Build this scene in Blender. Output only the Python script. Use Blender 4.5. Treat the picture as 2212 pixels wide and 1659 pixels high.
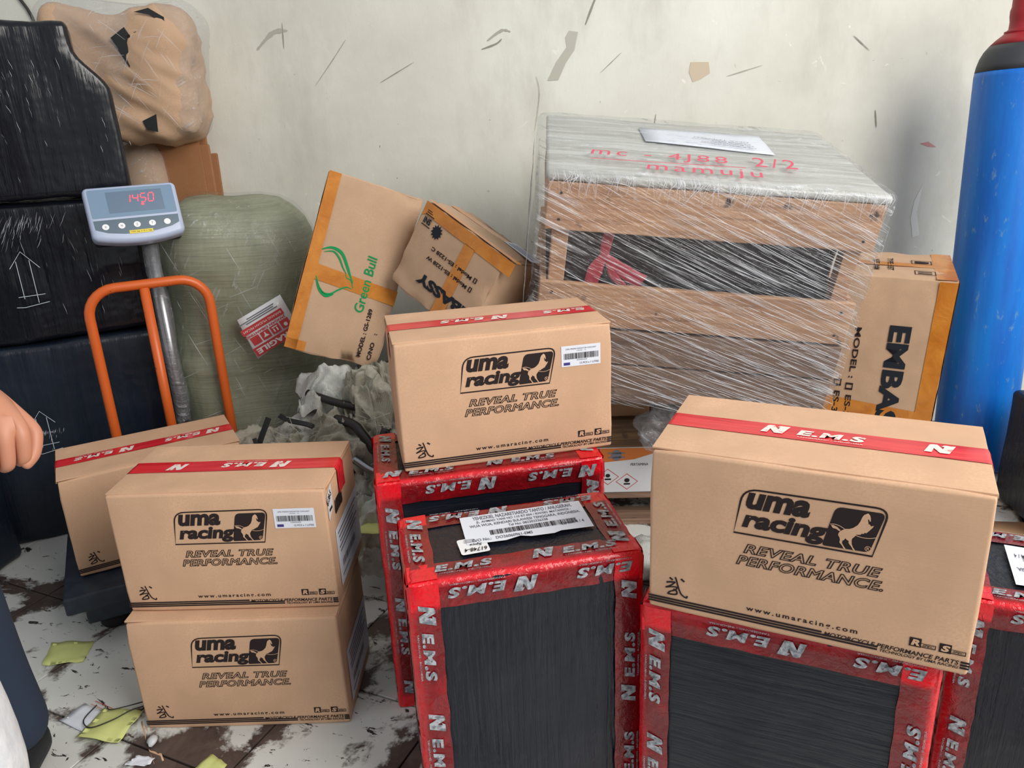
import bpy, bmesh, math, random
from mathutils import Vector, Matrix, Euler, noise
random.seed(7)
R = math.radians
scene = bpy.context.scene
col = scene.collection
for o in list(bpy.data.objects): bpy.data.objects.remove(o)

def lin(r, g, b, a=1.0):
    f = lambda c: (c/255/12.92) if c/255 <= .04045 else ((c/255+.055)/1.055)**2.4
    return (f(r), f(g), f(b), a)

# ------------------------------------------------------------------ camera
cam_d = bpy.data.cameras.new('camera'); cam = bpy.data.objects.new('camera', cam_d); col.objects.link(cam)
cam_d.sensor_width = 36; cam_d.lens = 1689.0/2212*36; cam_d.clip_start = .02
cam.matrix_world = Matrix.Translation((0, 0, 1.1715)) @ Matrix.Rotation(math.pi/2-.3359227, 4, 'X') @ Matrix.Rotation(-.0465351, 4, 'Z')
scene.camera = cam

# ------------------------------------------------------------------ sky and daylight
w = bpy.data.worlds.new('world'); scene.world = w; w.use_nodes = True
w.node_tree.nodes['Background'].inputs[0].default_value = (.93, .97, 1.0, 1)
w.node_tree.nodes['Background'].inputs[1].default_value = .54
sd = bpy.data.lights.new('skylight_opening', 'AREA'); sd.shape = 'RECTANGLE'; sd.size = 2.5; sd.size_y = 2.1; sd.energy = 168; sd.color = (1.0, .965, .91)
sun = bpy.data.objects.new('skylight_opening', sd); col.objects.link(sun); sun.location = (2.45, -.7, 2.75)
sun.rotation_euler = (sun.location-Vector((.1, 1.7, .6))).to_track_quat('Z', 'Y').to_euler()
scene.view_settings.view_transform = 'Standard'; scene.view_settings.look = 'None'
scene.view_settings.gamma = 1; scene.view_settings.use_curve_mapping = False
scene.view_settings.exposure = 0.03

# ------------------------------------------------------------------ material helpers
class NT:
    def __init__(s, name):
        s.m = bpy.data.materials.new(name); s.m.use_nodes = True; s.t = s.m.node_tree
        s.b = s.t.nodes['Principled BSDF']; s.out = s.t.nodes['Material Output']
    def n(s, kind, **kw):
        o = s.t.nodes.new(kind)
        for k, v in kw.items():
            if k in o.inputs.keys(): s.set(o.inputs[k], v)
            else: setattr(o, k, v)
        return o
    def set(s, sock, v):
        if isinstance(v, bpy.types.NodeSocket): s.t.links.new(v, sock)
        else: sock.default_value = v
    def coord(s, scale=(1, 1, 1), rot=(0, 0, 0), world=False):
        src = s.n('ShaderNodeNewGeometry').outputs['Position'] if world else s.n('ShaderNodeTexCoord').outputs['Object']
        for kw in (('Rotation', rot), ('Scale', scale)):
            mp = s.n('ShaderNodeMapping'); mp.inputs[kw[0]].default_value = kw[1]; s.t.links.new(src, mp.inputs['Vector']); src = mp.outputs[0]
        return src
    def noise(s, vec, scale, detail=4, rough=.55, dist=0):
        q = s.n('ShaderNodeTexNoise', Scale=scale, Detail=detail, Roughness=rough, Distortion=dist); s.t.links.new(vec, q.inputs['Vector']); return q.outputs[0]
    def ramp(s, fac, stops):
        q = s.n('ShaderNodeValToRGB'); s.t.links.new(fac, q.inputs[0]); e = q.color_ramp.elements
        while len(e) < len(stops): e.new(.5)
        for el, (p, c) in zip(e, stops):
            el.position = p; el.color = c if len(c) == 4 else (*c, 1)
        return q.outputs[0]
    def g(s, fac, a, b):     # grey ramp a->b
        return s.ramp(fac, [(a, (0, 0, 0, 1)), (b, (1, 1, 1, 1))])
    def mix(s, fac, a, b, mode='MIX'):
        q = s.n('ShaderNodeMix', data_type='RGBA', blend_type=mode)
        s.set(q.inputs[0], fac); s.set(q.inputs[6], a); s.set(q.inputs[7], b); return q.outputs[2]
    def math(s, op, a, b=0.0):
        q = s.n('ShaderNodeMath', operation=op); s.set(q.inputs[0], a); s.set(q.inputs[1], b); return q.outputs[0]
    def bump(s, h, strength=.3, dist=.01, prev=None):
        q = s.n('ShaderNodeBump', Strength=strength, Distance=dist); s.t.links.new(h, q.inputs['Height'])
        if prev is not None: s.t.links.new(prev, q.inputs['Normal'])
        s.t.links.new(q.outputs[0], s.b.inputs['Normal']); return q.outputs[0]
    def base(s, c): s.set(s.b.inputs['Base Color'], c)
    def rough(s, v): s.set(s.b.inputs['Roughness'], v)

M = {}
def simple(name, c, rough=.6, metal=0.0, spec=.5, coat=0.0):
    k = NT(name); k.base(c); k.rough(rough); k.b.inputs['Metallic'].default_value = metal
    k.b.inputs['Specular IOR Level'].default_value = spec; k.b.inputs['Coat Weight'].default_value = coat
    k.b.inputs['Coat Roughness'].default_value = .12
    M[name] = k.m; return k

def cardboard(name, c, bumpy=.12):
    k = NT(name); v = k.coord()
    n1 = k.noise(v, 9, 4); n2 = k.noise(v, 260, 3)
    dark = tuple(x*.86 for x in c[:3])+(1,); lite = tuple(min(1, x*1.1) for x in c[:3])+(1,)
    a = k.ramp(n1, [(.3, dark), (.7, lite)])
    k.base(k.mix(k.g(n2, .35, .75), a, tuple(x*.9 for x in c[:3])+(1,)))
    n3 = k.noise(v, 4, 3); n4 = k.noise(k.coord((1, 1, 25)), 30, 2)
    p = k.bump(n3, bumpy, .03); k.bump(n4, .06, .004, p)
    k.rough(.78); k.b.inputs['Specular IOR Level'].default_value = .25
    M[name] = k.m
cardboard('kraft', lin(213, 173, 141), .18); cardboard('kraft_dark', lin(186, 148, 114)); cardboard('kraft_old', lin(196, 163, 134), .3)
cardboard('kraft_orange', lin(158, 110, 74), .3); cardboard('kraft_edge', lin(190, 156, 122))
simple('print', lin(44, 35, 36), .7, spec=.2); simple('print_navy', lin(33, 38, 46), .7, spec=.2)
simple('print_green', lin(16, 148, 84), .65, spec=.2); simple('print_blue', lin(62, 52, 128), .6)
simple('print_red', lin(196, 58, 60), .6); simple('white_paper', lin(226, 230, 240), .6); simple('paper_yellow', lin(214, 220, 140), .75)
simple('print_grey', lin(112, 112, 122), .7); simple('marker_red', lin(214, 70, 100), .5)
simple('white_ink', lin(235, 228, 222), .4); simple('chalk', lin(190, 200, 210), .6)
simple('gloss_white', lin(236, 238, 240), .25)

def film_black(name, c, dirr=(60, 60, 3), strength=.5, rough=.22, scale=1.0, rot=(0, 0, 0)):
    k = NT(name)
    n1 = k.noise(k.coord(dirr, rot), scale, 5, .6, .3); n2 = k.noise(k.coord(), 7, 3)
    n3 = k.noise(k.coord(tuple(x*3 for x in dirr), rot), scale, 3, .6)
    p = k.bump(n2, .25, .03); p = k.bump(n1, strength, .008, p); k.bump(n3, strength*.5, .004, p)
    k.base(k.mix(k.g(n2, .35, .7), c, tuple(x*1.35 for x in c[:3])+(1,)))
    k.rough(k.ramp(n1, [(.3, (rough*.7,)*3+(1,)), (.7, (rough*1.7,)*3+(1,))]))
    k.b.inputs['Specular IOR Level'].default_value = .4
    M[name] = k.m
film_black('film_black', lin(16, 18, 25), (30, 30, 2.2), .32, .18); film_black('film_black_h', lin(21, 25, 34), (4, 60, 70), .4, .26)
film_black('film_black_v', lin(19, 22, 32), (70, 60, 5), .45, .22)
film_black('film_black_sky', lin(22, 30, 42), (30, 30, 2.4), .3, .3)  # black film with the blue sky reflection put into its base colour
film_black('bag_black', lin(20, 20, 22), (14, 14, 14), .8, .35)

# red packing tape over black film; attribute "edge" is 1 where the tape bridges the edge clear of the film
k = NT('tape_red_crate'); v = k.coord(); at = k.n('ShaderNodeAttribute', attribute_name='edge').outputs['Fac']
nn = k.noise(v, 22, 4); wr = k.noise(k.coord((1, 1, 1)), 55, 4, .6, 1.2)
f = k.math('ADD', at, k.math('MULTIPLY', k.g(nn, .5, .8), .28))
c_ = k.mix(f, lin(112, 15, 22), lin(226, 14, 32)); k.base(k.mix(k.math('MULTIPLY', k.g(wr, .64, .74), .5), c_, lin(196, 30, 40)))
k.rough(.2); p = k.bump(wr, .45, .006); k.bump(nn, .4, .01, p); k.b.inputs['Coat Weight'].default_value = .3; M['tape_crate'] = k.m
k = NT('tape_red_carton'); v = k.coord(); nn = k.noise(k.coord((6, 60, 60)), 1, 3)
k.base(k.mix(k.g(nn, .35, .65), lin(196, 22, 38), lin(226, 52, 60))); k.rough(.18); k.bump(nn, .25, .004); M['tape_carton'] = k.m
k = NT('letter_silver'); nn = k.noise(k.coord(), 140, 3); k.base(k.mix(k.g(nn, .4, .62), lin(112, 116, 124), lin(176, 180, 186)))
k.rough(.3); k.bump(k.noise(k.coord(), 50, 3), .4, .004); M['letter_silver'] = k.m
k = NT('letter_white'); nn = k.noise(k.coord(), 120, 3); k.base(k.mix(k.g(nn, .55, .68), lin(238, 226, 218), lin(220, 120, 118))); k.rough(.25); M['letter_white'] = k.m
k = NT('tape_brown'); nn = k.noise(k.coord(), 14, 4, .6, .6); k.base(k.mix(k.g(nn, .35, .7), lin(186, 112, 38), lin(210, 138, 56))); k.rough(.22); k.bump(nn, .35, .01); M['tape_brown'] = k.m

# wood
def wood(name, a, b, c2):
    k = NT(name); v = k.coord((2.2, 30, 30)); n1 = k.noise(v, 1.6, 6, .6, .8); n2 = k.noise(k.coord((6, 160, 160)), 1, 4); n3 = k.noise(k.coord(), 16, 3)
    q = k.ramp(n1, [(.25, a), (.5, b), (.78, c2)]); q = k.mix(k.math('MULTIPLY', k.g(n2, .5, .75), .5), q, tuple(x*.55 for x in a[:3])+(1,))
    k.base(k.mix(k.g(n3, .66, .72), q, lin(70, 52, 42))); k.rough(.75); k.bump(n2, .25, .004); M[name] = k.m
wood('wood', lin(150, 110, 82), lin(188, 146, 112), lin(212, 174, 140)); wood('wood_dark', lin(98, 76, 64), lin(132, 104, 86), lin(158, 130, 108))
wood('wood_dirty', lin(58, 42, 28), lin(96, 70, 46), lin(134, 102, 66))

# clear stretch film: clear where smooth, highlights along creases painted as whitish streaks
def film_clear(name, rot, haze=.06, amt=.5, s=1.0, lo=.56, hi=.66):
    k = NT(name); tr = k.n('ShaderNodeBsdfTransparent'); tr.inputs[0].default_value = (.97, .975, .98, 1)
    n1 = k.noise(k.coord((2.2*s, 60*s, 60*s), rot), 1, 5, .6, .15); n2 = k.noise(k.coord((5*s, 150*s, 150*s), rot), 1, 3, .55, .3); n3 = k.noise(k.coord(), 5, 3)
    st = k.math('MULTIPLY', k.g(n1, lo, hi), k.g(n2, .4, .62)); st = k.math('MULTIPLY', st, k.g(n3, .3, .62))
    fac = k.math('ADD', k.math('MULTIPLY', st, amt), haze)
    k.base(lin(226, 230, 236)); k.rough(.13); p = k.bump(n1, .9, .012); k.bump(n2, .6, .005, p)
    mx = k.n('ShaderNodeMixShader'); k.t.links.new(fac, mx.inputs[0]); k.t.links.new(tr.outputs[0], mx.inputs[1]); k.t.links.new(k.b.outputs[0], mx.inputs[2])
    gl = k.n('ShaderNodeBsdfGlossy', Roughness=.1); k.t.links.new(k.b.inputs['Normal'].links[0].from_socket, gl.inputs['Normal'])
    m2 = k.n('ShaderNodeMixShader'); m2.inputs[0].default_value = .05; k.t.links.new(mx.outputs[0], m2.inputs[1]); k.t.links.new(gl.outputs[0], m2.inputs[2])
    k.t.links.new(m2.outputs[0], k.out.inputs[0]); M[name] = k.m
film_clear('film_crate', (0, R(-24), 0), .05, .75, 1.0, .54, .62); film_clear('film_loose', (.4, .5, .2), .1, .5, 1.6); film_clear('film_sack', (0, R(62), 0), .03, .5, 1.0, .6, .66)
film_clear('film_dense', (0, R(-12), 0), .12, .6, 1.2)

# wall plaster
k = NT('plaster'); v = k.coord(world=True)
n1 = k.noise(v, 1.6, 6, .62); n2 = k.noise(k.coord((1.0, 1, .35), world=True), 5, 6, .65); n3 = k.noise(v, 26, 5, .7)
q = k.ramp(n1, [(.3, lin(200, 199, 187)), (.48, lin(214, 213, 202)), (.7, lin(227, 227, 218))])
q = k.mix(k.math('MULTIPLY', k.g(n2, .5, .72), .55), q, lin(184, 182, 170))
sc = k.noise(k.coord((26, 1, 7), (0, .35, 0), world=True), 1.0, 5, .7, 1.0); q = k.mix(k.math('MULTIPLY', k.g(sc, .69, .74), .75), q, lin(120, 116, 106))
sc2 = k.noise(k.coord((9, 1, 34), (0, -.5, 0), world=True), 1.0, 4, .7, .8); q = k.mix(k.math('MULTIPLY', k.g(sc2, .72, .76), .6), q, lin(104, 100, 92))
sp = k.noise(v, 46, 2, .5); q = k.mix(k.math('MULTIPLY', k.g(sp, .75, .79), .8), q, lin(84, 80, 74))
wt = k.noise(k.coord((14, 1, 9), (0, .8, 0), world=True), 1.3, 4, .6, .7); q = k.mix(k.math('MULTIPLY', k.g(wt, .70, .74), .7), q, lin(240, 238, 230))
k.base(q); k.rough(.8); p = k.bump(n2, .12, .02); k.bump(n3, .12, .006, p); M['plaster'] = k.m

# floor tile: white glaze with dark flecks and brown grime
k = NT('tile'); v = k.coord(world=True)
fl = k.noise(k.coord((20, 44, 1), (0, 0, .5), world=True), 1.0, 5, .72, .6); fl2 = k.noise(k.coord((50, 22, 1), (0, 0, -.3), world=True), 1.2, 4, .65)
gr = k.noise(v, 2.6, 7, .68, .5); ob = k.noise(v, 14, 6, .7, .6)
q = k.ramp(k.noise(v, 3, 4), [(.3, lin(204, 206, 202)), (.7, lin(226, 227, 222))])
q = k.mix(k.g(fl, .615, .64), q, lin(46, 42, 40)); q = k.mix(k.g(fl2, .665, .69), q, lin(58, 50, 46))
tc = k.n('ShaderNodeTexCoord').outputs['Object']; sx = k.n('ShaderNodeSeparateXYZ'); k.t.links.new(tc, sx.inputs[0])
ed = k.math('MAXIMUM', k.math('ABSOLUTE', sx.outputs[0]), k.math('ABSOLUTE', sx.outputs[1]))
edw = k.math('MULTIPLY', k.math('SUBTRACT', ed, .09), 2.2)
grm = k.math('ADD', k.math('ADD', gr, k.math('MULTIPLY', ob, .22)), k.math('MAXIMUM', edw, 0.0))
q = k.mix(k.g(grm, .68, .73), q, k.ramp(ob, [(.35, lin(66, 54, 50)), (.65, lin(96, 82, 76))]))
k.base(q); k.rough(.5); k.bump(k.math('ADD', gr, ob), .1, .006); M['tile'] = k.m
simple('grout', lin(78, 68, 62), .9)

# cloth
def cloth(name, a, b, wv=700, dirt=lin(84, 76, 64)):
    k = NT(name); v = k.coord(); n1 = k.noise(v, 6, 5, .65); n2 = k.noise(v, 24, 4, .7)
    wa = k.n('ShaderNodeTexWave', Scale=wv/10.0, Distortion=1.5); k.t.links.new(v, wa.inputs['Vector'])
    q = k.mix(k.g(n1, .3, .7), a, b); k.base(k.mix(k.math('MULTIPLY', k.g(n2, .5, .7), .75), q, dirt))
    k.rough(.85); p = k.bump(n2, .35, .01); k.bump(wa.outputs[1], .15, .002, p); M[name] = k.m
cloth('rag', lin(168, 166, 156), lin(206, 206, 200)); cloth('rag_dirty', lin(142, 137, 120), lin(196, 192, 178)); cloth('rag_white', lin(176, 178, 172), lin(212, 214, 208), dirt=lin(128, 124, 112))
k = NT('sack_olive'); n1 = k.noise(k.coord((6, 6, 2)), 1, 4); wv = k.noise(k.coord((6, 6, 260)), 1, 3, .6); wv2 = k.noise(k.coord((200, 200, 8)), 1, 2)
q = k.mix(k.g(n1, .3, .7), lin(128, 132, 106), lin(164, 166, 140)); q = k.mix(k.math('MULTIPLY', k.g(wv, .45, .65), .35), q, lin(88, 92, 72))
k.base(q); k.rough(.55); p = k.bump(wv, .2, .004); k.bump(n1, .5, .03, p); M['sack_olive'] = k.m

k = NT('cyl_blue'); n1 = k.noise(k.coord((14, 14, 1.6)), 1, 5, .6); n2 = k.noise(k.coord((5, 5, 2)), 9, 5, .7); n3 = k.noise(k.coord(), 40, 3, .6)
q = k.mix(k.g(n1, .35, .7), lin(14, 92, 190), lin(6, 128, 222)); q = k.mix(k.math('MULTIPLY', k.g(n2, .6, .68), .55), q, lin(118, 156, 170))
q = k.mix(k.g(n3, .74, .78), q, lin(150, 170, 176)); k.base(q); k.rough(.38); k.bump(n2, .1, .006); M['cyl_blue'] = k.m
simple('cyl_black', lin(52, 54, 60), .5); simple('cyl_red', lin(150, 26, 36), .45)
k = NT('orange_paint'); nn = k.noise(k.coord(), 60, 4, .6); k.base(k.mix(k.g(nn, .68, .73), lin(214, 98, 38), lin(110, 62, 40))); k.rough(.38); M['orange'] = k.m
k = NT('navy_steel'); nn = k.noise(k.coord(), 30, 4); k.base(k.mix(k.g(nn, .4, .7), lin(30, 40, 54), lin(44, 56, 68))); k.rough(.5); k.bump(nn, .1, .003); M['navy_steel'] = k.m
simple('steel', lin(150, 152, 156), .28, .9); simple('steel_dark', lin(60, 58, 58), .4, .7); simple('rubber', lin(24, 24, 26), .8)
simple('plastic_grey', lin(176, 188, 214), .35); simple('plastic_dark', lin(40, 46, 58), .4); simple('display', lin(120, 146, 172), .12, coat=.6); simple('display_in', lin(96, 118, 142), .2, coat=.4); simple('panel_key', lin(92, 110, 124), .15, coat=.5)
k = simple('led', (1, .02, .03, 1), .4); k.b.inputs['Emission Color'].default_value = (1, .04, .06, 1); k.b.inputs['Emission Strength'].default_value = 2.2
simple('yellow_tag', lin(228, 206, 66), .5); simple('skin', lin(196, 134, 106), .5); simple('cloth_navy', lin(34, 47, 66), .9); simple('cloth_shirt', lin(52, 60, 72), .9); simple('hair', lin(24, 20, 18), .5); simple('shoe', lin(26, 28, 34), .6)
simple('ribbon_red', lin(176, 56, 74), .35); simple('strap_black', lin(24, 26, 28), .6); simple('rope', lin(150, 108, 72), .9); simple('cable', lin(50, 48, 46), .7)
simple('tin_white', lin(206, 208, 212), .4); simple('tin_orange', lin(196, 112, 52), .4); simple('tin_maroon', lin(120, 44, 54), .45); simple('crate_top', lin(188, 188, 182), .5)
k = NT('topsheet'); nn = k.noise(k.coord((3, 40, 1)), 1, 5, .6, .4); n2 = k.noise(k.coord(), 6, 4); k.base(k.mix(k.g(nn, .4, .65), lin(168, 168, 162), lin(204, 205, 202))); k.rough(.3); k.bump(nn, .4, .006); M['topsheet'] = k.m
simple('scuff', lin(172, 169, 158), .85); simple('scuff_beige', lin(202, 186, 164), .85); simple('tape_grey', lin(186, 184, 172), .25); simple('scuff_pink', lin(206, 150, 144), .8); simple('scuff_dark', lin(146, 142, 132), .9); simple('chip_white', lin(226, 225, 218), .8)
k = NT('white_sack'); nn = k.noise(k.coord(), 40, 4); k.base(k.mix(k.g(nn, .35, .7), lin(226, 230, 236), lin(244, 246, 250))); k.rough(.6); k.bump(nn, .35, .006); M['white_sack'] = k.m

# ------------------------------------------------------------------ object helpers
def tag(o, label=None, cat=None, group=None, kind=None):
    if label: o['label'] = label
    if cat: o['category'] = cat
    if group: o['group'] = group
    if kind: o['kind'] = kind
    return o
def empty(name, loc=(0, 0, 0), rot=(0, 0, 0), label=None, cat=None, group=None):
    o = bpy.data.objects.new(name, None); col.objects.link(o); o.location = loc; o.rotation_euler = rot; o.empty_display_size = .05
    return tag(o, label, cat, group)
def link(name, me, mat, parent=None, smooth=False):
    if mat and not me.materials: me.materials.append(M[mat] if isinstance(mat, str) else mat)
    if smooth:
        for p in me.polygons: p.use_smooth = True
    o = bpy.data.objects.new(name, me); col.objects.link(o)
    if parent: o.parent = parent
    return o
def mesh(name, v, f):
    me = bpy.data.meshes.new(name); me.from_pydata([tuple(x) for x in v], [], f); me.update(); return me
class MB:
    def __init__(s): s.v = []; s.f = []
    def add(s, v, f):
        n = len(s.v); s.v += [tuple(x) for x in v]; s.f += [tuple(i+n for i in q) for q in f]; return s
    def box(s, a, b, mx=None):
        c = [Vector((x, y, z)) for z in (a[2], b[2]) for y in (a[1], b[1]) for x in (a[0], b[0])]
        if mx: c = [mx @ p for p in c]
        return s.add(c, [(0, 2, 3, 1), (4, 5, 7, 6), (0, 1, 5, 4), (2, 6, 7, 3), (0, 4, 6, 2), (1, 3, 7, 5)])
    def tube(s, pts, r, n=8, cap=True):
        pts = [Vector(p) for p in pts]; rs = r if isinstance(r, (list, tuple)) else [r]*len(pts)
        up = Vector((0, 0, 1)); rings = []; prev = None
        for i, p in enumerate(pts):
            d = (pts[min(i+1, len(pts)-1)]-pts[max(i-1, 0)]).normalized()
            if prev is None:
                a = d.cross(up if abs(d.z) < .9 else Vector((1, 0, 0))).normalized()
            else: a = (prev-d*prev.dot(d)).normalized()
            prev = a; b = d.cross(a)
            rings.append([p+(a*math.cos(t)+b*math.sin(t))*rs[i] for t in [2*math.pi*j/n for j in range(n)]])
        v = [q for rg in rings for q in rg]; f = []
        for i in range(len(pts)-1):
            for j in range(n): f.append((i*n+j, i*n+(j+1) % n, (i+1)*n+(j+1) % n, (i+1)*n+j))
        if cap: f += [tuple(range(n-1, -1, -1)), tuple((len(pts)-1)*n+j for j in range(n))]
        return s.add(v, f)
    def lathe(s, prof, n=48, c=(0, 0, 0)):
        v = []; f = []
        for r, z in prof: v += [(c[0]+r*math.cos(2*math.pi*j/n), c[1]+r*math.sin(2*math.pi*j/n), c[2]+z) for j in range(n)]
        for i in range(len(prof)-1):
            for j in range(n): f.append((i*n+j, i*n+(j+1) % n, (i+1)*n+(j+1) % n, (i+1)*n+j))
        f += [tuple(range(n-1, -1, -1)), tuple((len(prof)-1)*n+j for j in range(n))]
        return s.add(v, f)
    def build(s, name, mat, parent=None, smooth=False): return link(name, mesh(name, s.v, s.f), mat, parent, smooth)
def smoothpath(pts, k=6):
    P = [Vector(p) for p in pts]; out = []
    for i in range(len(P)-1):
        a, b, c, d = P[max(i-1, 0)], P[i], P[i+1], P[min(i+2, len(P)-1)]
        for j in range(k):
            t = j/k; out.append(.5*((2*b)+(c-a)*t+(2*a-5*b+4*c-d)*t*t+(3*b-a-3*c+d)*t**3))
    return out+[P[-1]]
def rbox(w, d, h, r, nx=8, ny=8, nz=8, disp=None):
    """rounded subdivided box, x centred, y 0..d, z 0..h; disp(p, n) -> offset along n"""
    H = (w/2, d/2, h/2); N = (nx, ny, nz)
    def ax(i):
        a = H[i]; inner = [-a+r+(2*a-2*r)*t/N[i] for t in range(N[i]+1)]
        return [-a, -a+r*.3, -a+r*.65]+inner+[a-r*.65, a-r*.3, a]
    A = [ax(i) for i in range(3)]; idx = {}; V = []; F = []
    def vid(p):
        key = tuple(round(c, 6) for c in p)
        if key not in idx:
            q = Vector([max(-H[i]+r, min(H[i]-r, p[i])) for i in range(3)]); dd = Vector(p)-q
            nrm = dd.normalized(); pos = q+nrm*r
            if disp: pos = pos+nrm*disp(pos+Vector((0, d/2, h/2)), nrm)
            idx[key] = len(V); V.append(pos+Vector((0, d/2, h/2)))
        return idx[key]
    for i in range(3):
        u, v = (i+1) % 3, (i+2) % 3
        for sgn in (-1, 1):
            for a in range(len(A[u])-1):
                for b in range(len(A[v])-1):
                    q = []
                    for (x, y) in ((a, b), (a+1, b), (a+1, b+1), (a, b+1)):
                        p = [0, 0, 0]; p[i] = sgn*H[i]; p[u] = A[u][x]; p[v] = A[v][y]; q.append(vid(p))
                    F.append(tuple(q if sgn > 0 else q[::-1]))
    return V, F
nz_ = lambda p, s: noise.noise(Vector((p[0]*s, p[1]*s, p[2]*s)))
def blob(rx, ry, rz, seed, amp=.25, freq=3.0, n=3, ridge=.5, flat=None):
    bm = bmesh.new(); bmesh.ops.create_icosphere(bm, subdivisions=n, radius=1); off = Vector((seed*3.1, seed*1.7, seed*.9))
    mr_ = Euler((seed*1.3, seed*.7, seed*2.1)).to_matrix()
    for v in bm.verts:
        p = v.co.copy(); a = noise.fractal(p*freq*.45+off, 1.0, 2.0, 3); q = mr_ @ p; q = Vector((q.x*.6, q.y*2.4, q.z*1.6))+a*mr_.row[0]*.7
        b = 1-abs(noise.noise(q*freq*.5+off*2))*2.2; c_ = 1-abs(noise.noise(q*freq*1.3+off))*2
        s_ = 1+amp*a*.8+amp*ridge*(b-.5)*.6+amp*ridge*.10*c_; v.co = Vector((p.x*rx, p.y*ry, p.z*rz))*s_
        if flat is not None and v.co.z < flat: v.co.z = flat
    me = bpy.data.meshes.new('blob'); bm.to_mesh(me); bm.free()
    for q in me.polygons: q.use_smooth = True
    return me

# ---- flat print helpers (2D shapes in centimetres on a face)
_tc = {}
def text2d(s, shear=0.0, bold=0.0, outline=0.0, space=1.0):
    key = (s, shear, bold, outline, space)
    if key in _tc: return _tc[key]
    cu = bpy.data.curves.new('t', 'FONT'); cu.body = s; cu.size = 1; cu.shear = shear; cu.offset = bold; cu.resolution_u = 3; cu.space_character = space
    if outline: cu.fill_mode = 'NONE'; cu.bevel_depth = outline; cu.bevel_resolution = 0
    o = bpy.data.objects.new('t', cu); col.objects.link(o); bpy.context.view_layer.update()
    dg = bpy.context.evaluated_depsgraph_get(); me = bpy.data.meshes.new_from_object(o.evaluated_get(dg))
    v = [(p.co.x, p.co.y) for p in me.vertices]; f = [tuple(p.vertices) for p in me.polygons]
    bpy.data.objects.remove(o); bpy.data.curves.remove(cu); bpy.data.meshes.remove(me)
    _tc[key] = (v, f); return v, f
def fit(sh, x0, y0, x1, y1, rot=0):
    v, f = sh
    if rot:
        c, s_ = math.cos(R(rot)), math.sin(R(rot)); v = [(x*c-y*s_, x*s_+y*c) for x, y in v]
    xs = [p[0] for p in v]; ys = [p[1] for p in v]; a, b, c, d = min(xs), max(xs), min(ys), max(ys)
    return [(x0+(x-a)/(b-a)*(x1-x0), y0+(y-c)/(d-c)*(y1-y0)) for x, y in v], f
def turn(sh, ang, ox=0, oy=0, sc=1.0):
    c, s_ = math.cos(R(ang))*sc, math.sin(R(ang))*sc
    return [(x*c-y*s_+ox, x*s_+y*c+oy) for x, y in sh[0]], sh[1]
def poly2d(*loops):
    bm = bmesh.new()
    from mathutils.geometry import tessellate_polygon
    V = []; F = []
    for lp in loops:
        n = len(V); V += [tuple(p) for p in lp]
        for t in tessellate_polygon([[Vector((p[0], p[1], 0)) for p in lp]]): F.append(tuple(i+n for i in t))
    bm.free(); return V, F
def rect2d(*rs):
    return join2d(*[([(a, b), (c, b), (c, d), (a, d)], [(0, 1, 2, 3)]) for a, b, c, d in rs])
def join2d(*shs):
    V = []; F = []
    for v, f in shs:
        n = len(V); V += list(v); F += [tuple(i+n for i in q) for q in f]
    return V, F
def stroke2d(pts, wd, k=5, closed=False):
    P = [Vector((*p, 0)) for p in pts]; P = smoothpath(P, k) if k > 1 else P
    if closed: P = P+[P[0]]
    n = len(P); V = []; F = []
    for i, p in enumerate(P):
        if closed: d = (P[(i+1) % (n-1)]-P[(i-1) % (n-1)])
        else: d = (P[min(i+1, n-1)]-P[max(i-1, 0)])
        d.normalize(); a = Vector((-d.y, d.x, 0)); t = i/(n-1)
        ww = wd(t) if callable(wd) else wd
        V += [tuple((p+a*ww/2)[:2]), tuple((p-a*ww/2)[:2])]
    for i in range(n-1): F.append((2*i, 2*i+1, 2*i+3, 2*i+2))
    return V, F
def round_poly(cs, rad, seg=5):
    out = []; n = len(cs)
    for i, c in enumerate(cs):
        r = rad[i]
        if r <= 0: out.append(c); continue
        c = Vector(c); a = (Vector(cs[i-1])-c).normalized(); b = (Vector(cs[(i+1) % n])-c).normalized(); p, q = c+a*r, c+b*r
        for j in range(seg+1):
            t = j/seg; out.append(tuple((1-t)**2*p+2*t*(1-t)*c+t*t*q))
    return out
def face(dims, which):
    W, D, H = dims
    return {'front': (Vector((-W/2, 0, 0)), Vector((1, 0, 0)), Vector((0, 0, 1))), 'top': (Vector((-W/2, 0, H)), Vector((1, 0, 0)), Vector((0, 1, 0))),
            'right': (Vector((W/2, 0, 0)), Vector((0, 1, 0)), Vector((0, 0, 1))), 'left': (Vector((-W/2, D, 0)), Vector((0, -1, 0)), Vector((0, 0, 1)))}[which]
def decal(name, sh, fr, mat, parent, off=.0006):
    o, u, v = fr; n = u.cross(v)
    V = [o+u*(x*.01)+v*(y*.01)+n*off for x, y in sh[0]]
    me = mesh(name, V, sh[1])
    bm = bmesh.new(); bm.from_mesh(me)
    for q in bm.faces:
        if q.normal.dot(n) < 0: q.normal_flip()
    bm.to_mesh(me); bm.free()
    return link(name, me, mat, parent)
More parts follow.
